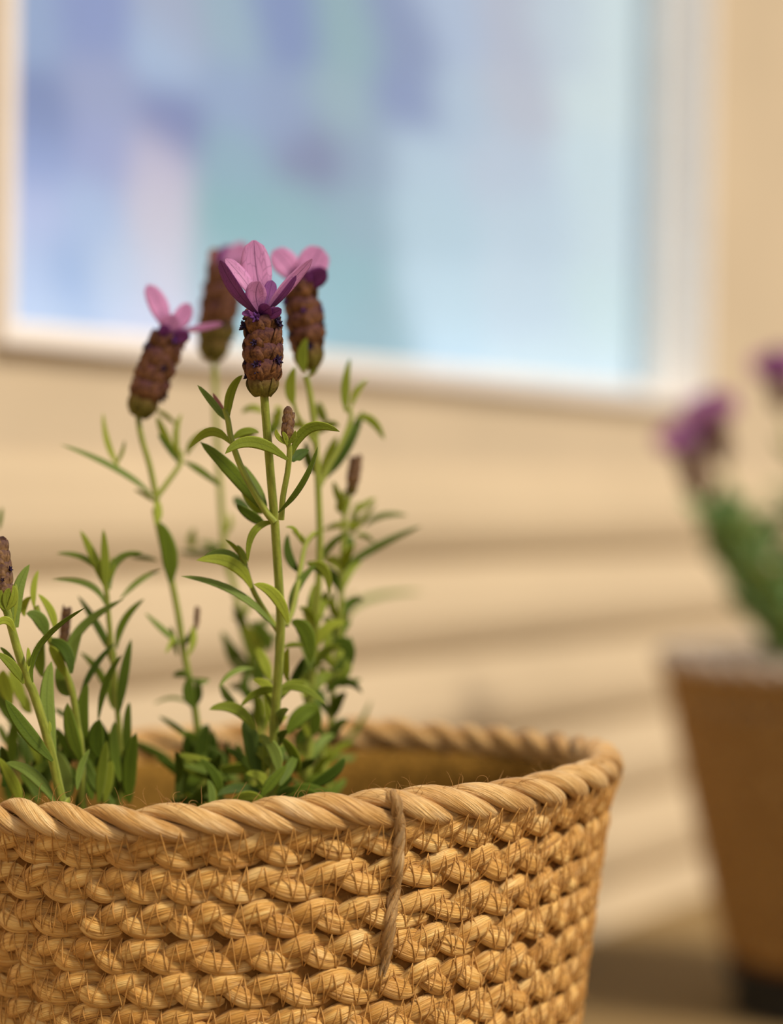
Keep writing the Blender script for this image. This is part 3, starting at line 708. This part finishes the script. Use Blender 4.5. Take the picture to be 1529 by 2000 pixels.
s4d = tall.stem([cA(905, 930), cA(860, 860), cA(828, 800), cA(819, 765)], .728, .723, .0007, .0006)
# right bud stem
s4b = tall.stem([cC(960, 1380), cC(1000, 1200), cC(1010, 950), cC(1045, 700), cC(1060, 400), cC(1070, 100), cA(1040, 1215), cA(1058, 1140)], .755, .752, .0011, .0008, foot(0.03, 0.0))
tall.spike(cA(1060, 1145), cA(1080, 1005), 13, .752, rows=4, cols=5, green=1, florets=3, name='flower_bud', mats=(M_bud, M_scale_g))
LA((1045, 1210), (1010, 1160), (985, 1090), 44, .75, s4b, M_leaf); LA((1070, 1225), (1120, 1190), (1165, 1165), 36, .76, s4b, M_leaf); LA((1040, 1223), (1020, 1180), (1040, 1130), 54, .749, s4b, M_leaf)
LC((1060, 60), (1050, 20), (1075, -40), 60, .75, s4b, M_leaf)
# 5 left flower stem
D5 = 0.736
s5 = tall.stem([cB(1235, 1800), cB(1210, 1500), cB(1185, 1300), cB(1150, 1120), cB(1115, 940), cB(1085, 740), cB(1045, 540), cB(985, 300), cB(948, 120), cA(236, 1205), cA(205, 1040), cA(165, 900), cA(150, 800)], .742, D5, .0012, .0009, foot(-0.045, -0.015))
f5 = tall.spike(cE(325, 1790), cE(690, 830), 37, D5, 0.002, turn=0.2, cols=5, green=1, florets=14)
for a, b, c, w, dz, dd, m, rot in (((640,740),(590,480),(430,170),270,0,.002,M_petal,0.25), ((700,740),(830,610),(955,400),260,.001,.003,M_petal,0.35), ((740,770),(1050,710),(1370,650),100,.0,.004,M_petal,0.3),
        ((680,800),(830,810),(960,790),190,-.002,-.003,M_petal_d,0.1), ((670,800),(710,680),(770,540),290,-.002,-.002,M_petal,0.2), ((640,820),(640,740),(650,660),160,-.003,-.002,M_petal_d,0.1)):
    tall.petal(cE(*a), cE(*b), cE(*c), w / 6.37, D5 + dz, dd, f5, m, rot)
LF = lambda a, b, c, w, d, st, m=None, dd=None, rot=None, fold=0.22: tall.leaf(a, b, c, w, d, st, m, dd, rot, fold)
LF((298, 968), (225, 915), (118, 868), 17, .735, s5, GY, -.003, 0.5); LF((232, 912), (210, 865), (201, 806), 15, .738, s5, M_leaf, 0, 0.3); LF((225, 908), (238, 885), (243, 860), 9, .738, s5, M_leaf)
s5b = tall.stem([(303, 975), (330, 938), (352, 905), (352, 880)], .736, .742, .0009, .0007)
LF((352, 905), (344, 850), (355, 808), 15, .742, s5b, M_leaf); LF((345, 900), (322, 850), (306, 812), 20, .744, s5b, M_leaf); LF((348, 905), (325, 870), (308, 848), 14, .738, s5b, DK); LF((360, 902), (395, 922), (432, 952), 17, .742, s5b, DK)
LF((305, 800), (325, 812), (345, 830), 14, .75, s5b, M_leaf); LF((365, 890), (380, 860), (412, 838), 18, .745, s5b, M_leaf)
LB5 = lambda a, b, c, w, d, m=None, dd=None, rot=None: tall.leaf(cB(*a), cB(*b), cB(*c), w / 3.124, d, s5, m, dd, rot)
LB5((1040, 560), (1030, 360), (972, 185), 120, .731, DK, -.002, 0.0); LB5((945, 200), (965, 120), (940, 20), 60, .733, M_leaf); LB5((935, 60), (890, 20), (820, -10), 40, .736, M_leaf)
LB5((1100, 930), (1000, 850), (885, 740), 50, .736, GY); LB5((1120, 930), (1160, 880), (1205, 800), 50, .736, DK); LB5((1060, 880), (1040, 930), (1008, 985), 36, .735, M_leaf); LB5((1080, 1000), (1060, 900), (1040, 820), 44, .74, M_leaf)
LB5((1150, 1000), (1180, 900), (1170, 820), 50, .732, M_leaf); LB5((1160, 1130), (1110, 1110), (1055, 1130), 60, .736, GY); LB5((1170, 1140), (1220, 1160), (1280, 1150), 50, .738, GY); LB5((1190, 1320), (1150, 1230), (1160, 1130), 90, .733, DK, 0, .1); LB5((1200, 1300), (1210, 1220), (1195, 1140), 60, .738, DK)
LB5((1190, 1530), (1080, 1440), (970, 1372), 50, .74, GY); LB5((1180, 1310), (1060, 1260), (935, 1300), 24, .76, GY); LB5((1230, 1700), (1230, 1560), (1275, 1420), 110, .734, DK, 0, 0); LB5((1220, 1720), (1160, 1600), (1140, 1480), 100, .738, DK); LB5((1220, 1850), (1100, 1720), (955, 1628), 70, .735, DK); LB5((1260, 1700), (1300, 1580), (1290, 1450), 70, .74, DK)
tall.spike(cB(1195, 830), cB(1205, 715), 5, .738, rows=3, cols=4, green=0, florets=0, name='flower_bud', mats=(M_bud, M_scale_g))
# 6 back flower
D6 = 0.80
s6 = tall.stem([cC(640, 1200), cC(585, 860), cC(530, 650), cC(490, 480), cC(440, 300), cC(420, 100), (430, 960), (422, 820), (418, 690)], .79, D6, .0013, .0010, foot(-0.012, 0.02))
f6 = tall.spike((414, 700), (438, 535), 37, D6, 0.0, turn=0.1, cols=5, green=2, florets=8)
for a, b, c, w, m in (((440,545),(456,508),(482,478),46,M_petal), ((434,545),(424,515),(418,484),34,M_petal_b), ((440,545),(440,510),(450,480),40,M_petal_d), ((438,550),(462,525),(480,505),34,M_petal)):
    tall.petal(a, b, c, w, D6, .002, f6, m, 0.2)
LC((430, 240), (310, 270), (185, 260), 50, .80, s6, GY); LC((435, 250), (360, 230), (300, 210), 40, .81, s6, GY); LC((268, 250), (255, 200), (272, 140), 56, .805, s6, M_leaf); LC((420, 180), (460, 120), (450, 60), 40, .80, s6, M_leaf)
LC((560, 860), (470, 780), (420, 690), 60, .79, s6, DK); LC((640, 860), (600, 740), (530, 650), 74, .78, s6, M_leaf); LC((680, 790), (640, 700), (565, 640), 80, .78, s6, DK); LC((560, 740), (540, 660), (470, 610), 50, .79, s6, M_leaf)
LC((580, 900), (500, 870), (430, 760), 60, .79, s6, GY); LC((520, 640), (555, 560), (560, 500), 40, .79, s6, M_leaf)
# 7 side shoot low on the left of the main stem
s7 = tall.stem([cC(720, 690), cC(640, 570), cC(580, 460), cC(545, 350), cC(520, 290)], .690, .682, .0009, .0007)
LC((575, 460), (470, 330), (282, 312), 84, .682, s7, M_leaf, -.006, 0.25); LC((570, 440), (470, 290), (325, 290), 60, .684, s7, GY, -.004, 0.1); LC((555, 340), (505, 260), (438, 200), 34, .683, s7, M_leaf); LC((548, 330), (530, 280), (500, 230), 40, .680, s7, M_leaf)
LC((705, 110), (590, 160), (558, 325), 50, .676, s1, M_leaf, -.004, 0.3); LC((770, 645), (700, 500), (588, 440), 76, .680, s7, M_leaf, -.005, 0.15); LC((700, 665), (480, 480), (200, 398), 58, .684, s7, GY, -.004, 0.55); LC((680, 650), (600, 560), (560, 520), 40, .688, s7, DK)
LC((650, 120), (570, 70), (495, 15), 70, .690, s1, DK); LC((640, 60), (600, 20), (520, -60), 70, .69, s1, M_leaf)
# 8 shoots on the right
s8 = tall.stem([cC(760, 660), cC(800, 560), cC(830, 400), cC(862, 235), cC(910, 165)], .700, .715, .0009, .0007)
LC((780, 600), (820, 450), (925, 335), 62, .705, s8, GY, .004, 0.4); LC((880, 335), (965, 360), (992, 490), 62, .71, s8, M_leaf, 0, .3); LC((870, 330), (920, 345), (960, 400), 60, .715, s8, GY); LC((760, 135), (810, 150), (835, 215), 26, .69, s8, M_leaf)
LC((850, 290), (880, 200), (960, 150), 36, .715, s8, M_leaf); LC((835, 380), (775, 290), (770, 170), 60, .712, s8, DK); LC((862, 240), (840, 190), (790, 150), 40, .715, s8, M_leaf)
LC((1020, 400), (1210, 255), (1482, 128), 62, .760, s4b, GY, .006, 0.5); LC((1180, 130), (1270, 75), (1408, 72), 42, .775, s4b, GY); LC((940, 325), (1000, 230), (1085, 165), 50, .74, s4b, GY); LC((960, 150), (1060, 120), (1160, 140), 44, .755, s4b, M_leaf); LC((1130, 180), (1180, 180), (1232, 220), 36, .76, s4b, M_leaf)
LC((1080, 180), (1150, 110), (1240, 10), 44, .765, s4b, M_leaf); LC((1060, 300), (1090, 230), (1080, 180), 90, .765, s4b, GY); LC((1100, 150), (1130, 60), (1150, 0), 44, .765, s4b, M_leaf)
LC((1050, 390), (1060, 300), (1130, 230), 60, .76, s4b, M_leaf)
LC((1075, 640), (1190, 520), (1495, 480), 44, .88, s4b, GY, .02); LC((1080, 620), (1110, 560), (1120, 480), 44, .85, s4b, M_leaf)
LC((790, 640), (870, 700), (890, 860), 100, .705, s4, DK, 0, .15); LC((930, 620), (960, 540), (980, 470), 60, .74, s4, M_leaf); LC((880, 620), (900, 520), (920, 430), 70, .735, s4, M_leaf); LC((990, 780), (1080, 760), (1110, 870), 90, .745, s4b, DK, 0, .1); LC((1010, 900), (1090, 830), (1100, 715), 70, .75, s4b, DK)
LC((1040, 640), (1010, 560), (1015, 470), 56, .755, s4b, M_leaf); LC((1050, 700), (1080, 600), (1070, 520), 44, .76, s4b, M_leaf); LC((1000, 850), (980, 760), (1000, 660), 60, .75, s4b, M_leaf); LC((1030, 960), (1080, 900), (1090, 830), 70, .748, s4b, M_leaf)
LC((960, 1020), (1070, 955), (1168, 1020), 60, .745, s4b, DK, 0, .4); LC((980, 1060), (900, 990), (840, 930), 56, .742, s4b, DK); LC((1050, 990), (1110, 960), (1160, 950), 40, .76, s4b, GY); LC((1025, 1335), (1130, 1220), (1215, 1055), 36, .80, s4b, GY); LC((1040, 1370), (960, 1370), (870, 1340), 54, .76, s4b, GY); LC((1000, 1350), (960, 1300), (970, 1250), 70, .76, s4b, M_leaf)
LC((1130, 1350), (1080, 1370), (1010, 1340), 44, .78, s4b, GY)
LC((740, 1000), (850, 1000), (972, 1082), 50, .695, s1, M_leaf, -.003); LC((740, 1010), (620, 1010), (515, 1095), 56, .695, s1, M_leaf, -.003); LC((590, 890), (480, 910), (402, 995), 40, .71, s1, GY); LC((590, 1215), (490, 1105), (350, 1108), 76, .698, s1, M_leaf, -.004, .2); LC((500, 1090), (450, 1040), (410, 970), 60, .73, s1, GY)
LC((770, 960), (760, 860), (775, 780), 56, .70, s1, M_leaf); LC((680, 960), (640, 850), (600, 780), 74, .72, s1, M_leaf); LC((740, 780), (800, 760), (860, 775), 34, .71, s1, M_leaf); LC((770, 990), (830, 900), (850, 830), 60, .73, s1, DK)
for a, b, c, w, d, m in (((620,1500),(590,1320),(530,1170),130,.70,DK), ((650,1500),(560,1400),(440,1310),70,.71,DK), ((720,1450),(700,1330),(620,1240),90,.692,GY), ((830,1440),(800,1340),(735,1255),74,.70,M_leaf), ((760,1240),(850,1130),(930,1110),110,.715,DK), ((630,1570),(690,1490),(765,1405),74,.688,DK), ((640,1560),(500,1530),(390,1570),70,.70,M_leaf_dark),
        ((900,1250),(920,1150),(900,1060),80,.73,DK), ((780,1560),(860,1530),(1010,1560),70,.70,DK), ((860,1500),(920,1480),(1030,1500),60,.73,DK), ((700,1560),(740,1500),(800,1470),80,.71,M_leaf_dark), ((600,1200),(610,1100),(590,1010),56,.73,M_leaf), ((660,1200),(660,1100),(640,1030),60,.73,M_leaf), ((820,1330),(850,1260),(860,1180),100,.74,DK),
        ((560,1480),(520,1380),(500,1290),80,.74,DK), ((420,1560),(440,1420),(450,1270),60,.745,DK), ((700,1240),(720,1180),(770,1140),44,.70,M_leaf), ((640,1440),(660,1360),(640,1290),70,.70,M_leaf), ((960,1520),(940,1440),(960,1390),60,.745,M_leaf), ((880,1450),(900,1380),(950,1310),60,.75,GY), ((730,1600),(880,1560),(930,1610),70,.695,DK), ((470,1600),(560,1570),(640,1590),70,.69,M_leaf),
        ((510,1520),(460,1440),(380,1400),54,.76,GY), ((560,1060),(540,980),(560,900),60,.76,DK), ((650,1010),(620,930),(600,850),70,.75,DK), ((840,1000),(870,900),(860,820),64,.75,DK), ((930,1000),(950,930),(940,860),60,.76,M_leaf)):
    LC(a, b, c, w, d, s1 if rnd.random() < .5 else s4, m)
def pairs(poly, y0, y1, step, d0, d1, st, mats, Lr=(45, 85)):
    y = y1
    while y > y0:
        xs = [p[0] for p in poly]; ys = [p[1] for p in poly]
        x = float(np.interp(y, ys[::-1] if ys[0] > ys[-1] else ys, xs[::-1] if ys[0] > ys[-1] else xs)); t = (y - y0) / (y1 - y0); d = d1 + (d0 - d1) * t
        for sd_ in (-1, 1):
            an = sd_ * rnd.uniform(0.25, 0.95); Ln = rnd.uniform(*Lr); cx, cy = x + math.sin(an) * Ln, y - math.cos(an) * Ln
            if cx > 715: continue
            LF((x + sd_ * 3, y), (x + math.sin(an * .7) * Ln * .55, y - math.cos(an * .7) * Ln * .55), (cx, cy + abs(an) * 8), rnd.uniform(17, 28), d, st, rnd.choice(mats), rnd.uniform(-.012, .012))
        y -= step * rnd.uniform(.8, 1.2)
pairs([cC(690, 1600), cC(694, 1300), cC(705, 1120), cC(720, 900)], 1330, 1590, 44, .70, .695, s1, (DK, M_leaf, DK, GY))
pairs([cC(880, 1600), cC(890, 1150), cC(905, 900), cC(925, 600)], 1220, 1580, 42, .735, .73, s4, (DK, M_leaf, M_leaf, GY))
pairs([cC(960, 1500), cC(1000, 1200), cC(1010, 950), cC(1045, 700), cC(1060, 300)], 1110, 1500, 48, .755, .752, s4b, (DK, M_leaf, M_leaf, GY))
pairs([cC(640, 1500), cC(640, 1200), cC(585, 860), cC(530, 650)], 1240, 1570, 46, .79, .79, s6, (DK, M_leaf, DK, GY))
pairs([cB(1235, 1900), cB(1210, 1500), cB(1185, 1300)], 1440, 1580, 40, .742, .74, s5, (DK, DK, GY))
# crowded short leaves at the foot, inside the basket
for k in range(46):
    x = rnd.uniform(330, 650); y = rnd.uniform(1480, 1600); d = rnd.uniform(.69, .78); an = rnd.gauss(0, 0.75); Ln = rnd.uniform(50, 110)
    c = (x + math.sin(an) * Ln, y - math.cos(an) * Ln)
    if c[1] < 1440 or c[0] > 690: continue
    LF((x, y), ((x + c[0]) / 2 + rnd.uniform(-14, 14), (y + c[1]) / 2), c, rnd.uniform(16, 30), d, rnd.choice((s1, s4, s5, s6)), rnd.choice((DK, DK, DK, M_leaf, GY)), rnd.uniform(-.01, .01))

# ---- the short leafy plant
low = Plant('lavender_plant', (B1[0] - 0.06, B1[1] - 0.02, SOILZ), 'short leafy lavender with brown buds beside the tall flowering one in the golden basket', 'lavender plants in baskets')
DL = .676
l1 = low.stem([cB(395, 1960), cB(375, 1880), cB(325, 1650), cB(275, 1450), cB(205, 1230), cB(165, 1140), cB(112, 980), cB(78, 860), cB(35, 700)], .682, .668, .00155, .0012, foot(-0.058, -0.055))
LB = lambda a, b, c, w, d, st, m=None, dd=None, rot=None, fold=0.22: low.leaf(cB(*a), cB(*b), cB(*c), w / 3.124, d, st, m, dd, rot, fold)
low.spike(cB(35, 690), cB(-12, 300), 21, .668, rows=6, cols=6, green=1, florets=6, name='flower_bud', mats=(M_bud, M_scale_g))
for a, b, c in (((40, 720), (85, 650), (80, 570)), ((40, 720), (40, 640), (60, 590)), ((30, 720), (0, 660), (10, 600))): LB(a, b, c, 60, .664, l1, M_leaf, 0, .1)
LB((320, 1645), (150, 1450), (33, 1270), 110, .672, l1, DK, -.004, .25); LB((335, 1615), (285, 1300), (315, 1035), 112, .678, l1, GY, .003, .1); LB((200, 1165), (245, 930), (525, 705), 56, .668, l1, DK, -.004, .6); LB((145, 1172), (70, 1060), (-20, 985), 74, .668, l1, M_leaf, -.003, .3)
LB((170, 1100), (175, 1020), (170, 950), 36, .666, l1, M_leaf); LB((105, 830), (105, 620), (180, 445), 90, .672, l1, GY, .003, .15); LB((85, 850), (35, 785), (-40, 830), 60, .664, l1, M_leaf); LB((80, 800), (30, 720), (-20, 670), 50, .666, l1, M_leaf); LB((300, 1480), (305, 1440), (300, 1400), 24, .668, l1, M_leaf)
LB((130, 1120), (60, 1010), (0, 950), 40, .672, l1, DK); LB((85, 800), (100, 650), (95, 560), 30, .668, l1, M_leaf)
l2 = low.stem([cB(500, 1700), cB(470, 1420), cB(430, 1180), cB(330, 960), cB(240, 760), cB(220, 700)], .70, .69, .0012, .0009, foot(-0.05, -0.04))
LB((210, 710), (205, 590), (235, 480), 46, .69, l2, M_leaf); LB((335, 850), (310, 730), (232, 625), 60, .69, l2, M_leaf, 0, .2); LB((285, 890), (240, 780), (160, 745), 100, .688, l2, GY, -.003, .2); LB((150, 760), (145, 690), (190, 640), 60, .69, l2, M_leaf); LB((435, 1110), (395, 960), (285, 910), 90, .688, l2, DK); LB((400, 1130), (350, 1010), (300, 940), 80, .692, l2, M_leaf)
LB((430, 1060), (480, 850), (755, 655), 74, .70, l2, GY, .004, .3); LB((430, 1240), (380, 1180), (350, 1060), 90, .695, l2, DK); LB((440, 1090), (440, 980), (500, 850), 80, .70, l2, GY); LB((260, 1130), (240, 1000), (270, 900), 90, .70, l2, DK)
low.spike(cB(385, 945), cB(408, 715), 10, .71, rows=5, cols=5, green=0, florets=3, name='flower_bud', mats=(M_bud, M_scale_g))
l3 = low.stem([cB(740, 1800), cB(735, 1550), cB(720, 1370), cB(695, 1100), cB(675, 900), cB(662, 760), cB(650, 620), cB(632, 520)], .72, .715, .0010, .0008, foot(-0.05, -0.025))
LB((660, 620), (580, 420), (490, 235), 70, .716, l3, M_leaf, 0, .2); LB((640, 600), (640, 420), (630, 228), 66, .714, l3, M_leaf, 0, .2); LB((605, 490), (500, 400), (345, 378), 44, .716, l3, GY); LB((670, 600), (715, 420), (875, 375), 60, .718, l3, GY, 0, .3); LB((640, 690), (540, 570), (318, 540), 50, .714, l3, GY, 0, .3); LB((640, 560), (610, 480), (560, 420), 50, .715, l3, M_leaf); LB((650, 560), (680, 470), (690, 400), 50, .717, l3, M_leaf)
LB((735, 655), (850, 545), (985, 480), 44, .725, l3, GY, .01); LB((710, 960), (755, 790), (880, 655), 60, .718, l3, DK, 0, .3); LB((690, 1010), (600, 830), (475, 635), 60, .722, l3, DK); LB((725, 1350), (755, 1120), (800, 900), 74, .712, l3, DK, 0, .2); LB((690, 1300), (610, 1110), (490, 980), 60, .725, l3, DK); LB((490, 1250), (575, 1070), (700, 925), 50, .708, l3, DK); LB((600, 1390), (650, 1160), (745, 995), 52, .705, l3, DK); LB((690, 1330), (670, 1200), (680, 1080), 60, .722, l3, M_leaf); LB((700, 1060), (680, 980), (660, 880), 70, .72, l3, M_leaf); LB((730, 1250), (745, 1150), (745, 1060), 60, .72, l3, M_leaf); LB((800, 400), (880, 400), (960, 420), 40, .75, l3, GY)
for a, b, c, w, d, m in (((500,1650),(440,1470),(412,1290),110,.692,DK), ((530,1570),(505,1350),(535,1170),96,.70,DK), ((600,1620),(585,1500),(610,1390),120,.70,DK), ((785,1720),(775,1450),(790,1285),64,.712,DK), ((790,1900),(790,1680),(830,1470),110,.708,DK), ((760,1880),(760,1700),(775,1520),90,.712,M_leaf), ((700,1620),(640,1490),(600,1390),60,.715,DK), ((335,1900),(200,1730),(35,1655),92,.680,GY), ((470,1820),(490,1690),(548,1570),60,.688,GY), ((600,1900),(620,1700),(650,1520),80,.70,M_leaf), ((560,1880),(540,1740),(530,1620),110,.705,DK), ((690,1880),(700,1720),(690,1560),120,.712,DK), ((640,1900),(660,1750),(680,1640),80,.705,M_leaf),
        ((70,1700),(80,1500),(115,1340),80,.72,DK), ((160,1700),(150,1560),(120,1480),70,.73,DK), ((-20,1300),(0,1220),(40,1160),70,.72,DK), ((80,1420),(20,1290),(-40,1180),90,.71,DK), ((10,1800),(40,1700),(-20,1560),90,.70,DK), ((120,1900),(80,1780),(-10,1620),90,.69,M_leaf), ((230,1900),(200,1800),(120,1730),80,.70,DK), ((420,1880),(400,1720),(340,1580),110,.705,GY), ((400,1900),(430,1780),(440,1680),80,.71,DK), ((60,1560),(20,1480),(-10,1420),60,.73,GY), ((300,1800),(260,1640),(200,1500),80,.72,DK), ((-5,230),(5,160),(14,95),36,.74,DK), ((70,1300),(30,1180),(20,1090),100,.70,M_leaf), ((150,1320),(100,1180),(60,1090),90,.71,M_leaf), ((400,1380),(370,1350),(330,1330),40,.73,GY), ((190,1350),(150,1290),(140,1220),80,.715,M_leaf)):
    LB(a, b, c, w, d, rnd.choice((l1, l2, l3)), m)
for k in range(44):
    x = rnd.uniform(-30, 275); y = rnd.uniform(1480, 1610); d = rnd.uniform(.70, .78); an = rnd.gauss(-0.1, 0.55); Ln = rnd.uniform(50, 120)
    c = (x + math.sin(an) * Ln, y - math.cos(an) * Ln)
    if c[0] > 285: continue
    low.leaf((x, y), ((x + c[0]) / 2 + rnd.uniform(-14, 14), (y + c[1]) / 2), c, rnd.uniform(16, 30), d, rnd.choice((l1, l2, l3)), rnd.choice((DK, DK, DK, M_leaf, GY)), rnd.uniform(-.01, .01))

# ---- the plant in the second basket
DP = D2 - 0.02; Z2 = ZS + rope_z2 - 0.008
far = Plant('lavender_plant', (B2[0], B2[1], Z2), 'lavender with soft purple flower heads growing in the brown basket', 'lavender plants in baskets')
def far_leafs(st, P0, P1, n):
    for k in range(n):
        t = rnd.uniform(0.02, 0.97); p = P0 + (P1 - P0) * t; an = rnd.uniform(0, 6.28); L = rnd.uniform(0.016, 0.032) * (1.1 - 0.4 * t)
        o = np.array([math.cos(an), math.sin(an), rnd.uniform(0.4, 1.4)]); o = unit(o)
        far.leaf3([p, p + o * L * .55 + np.array([0, 0, L * .12]), p + o * L], rnd.uniform(.0045, .007), M_leaf_far if rnd.random() < .7 else M_leaf_dark, st)
heads = [((1372, 972), (1342, 880), 28), ((1410, 905), (1394, 825), 26), ((1534, 800), (1524, 740), 26)]
roots = [((-0.040, -0.035), heads[0]), ((-0.045, -0.01), heads[1]), ((-0.02, -0.03), heads[2])]
for (fx, fy), (b, t, r) in roots:
    P0 = np.array([B2[0] + fx, B2[1] + fy, Z2 - 0.004]); P1 = PX(*b, DP)
    st = far.stem3([P0, 0.5 * (P0 + P1) + np.array([0.004, 0, 0]), P1], .0016, .0012); far_leafs(st, P0, P1 + (P0 - P1) * .12, 24)
    f = far.spike(b, t, r, DP, 0, rows=5, cols=5, green=0, florets=10)
    n = np.array(t, float); ax = unit(np.array(t, float) - np.array(b, float)); sd = np.array([-ax[1], ax[0]])
    for k in range(8):
        q = (k - 3.5) / 3.5; tip = n + ax * (66 - 20 * abs(q)) + sd * q * 52
        far.petal(tuple(n - ax * 14 + sd * q * 8), tuple(n + ax * 22 + sd * q * 26), tuple(tip), 48, DP + rnd.uniform(-.004, .004), rnd.uniform(-.006, .006), f, M_petal_d if k == 4 else M_petal, rnd.uniform(-.3, .3))
for (fx, fy, px, py) in ((-0.055, -0.03, 1356, 1000), (-0.055, -0.02, 1362, 960), (-0.05, -0.03, 1368, 975), (-0.05, -0.04, 1380, 1010), (-0.045, -0.02, 1400, 960), (-0.035, -0.045, 1408, 1000), (-0.045, 0.0, 1395, 1020), (-0.03, -0.02, 1440, 970), (-0.02, -0.045, 1450, 1040), (-0.015, 0.01, 1475, 1010), (-0.005, -0.03, 1500, 1060), (0.0, 0.01, 1540, 960), (0.01, -0.03, 1560, 1000), (0.02, 0.02, 1600, 940), (0.03, -0.02, 1640, 1000), (-0.05, -0.01, 1370, 1050), (-0.03, 0.0, 1420, 1090)):
    P0 = np.array([B2[0] + fx * .8, B2[1] + fy, Z2 - 0.004]); P1 = PX(px, py, DP + fy)
    st = far.stem3([P0, 0.5 * (P0 + P1) + np.array([rnd.uniform(-.004, .006), 0, 0]), P1], .0014, .0008, 6); far_leafs(st, P0, P1, 20)
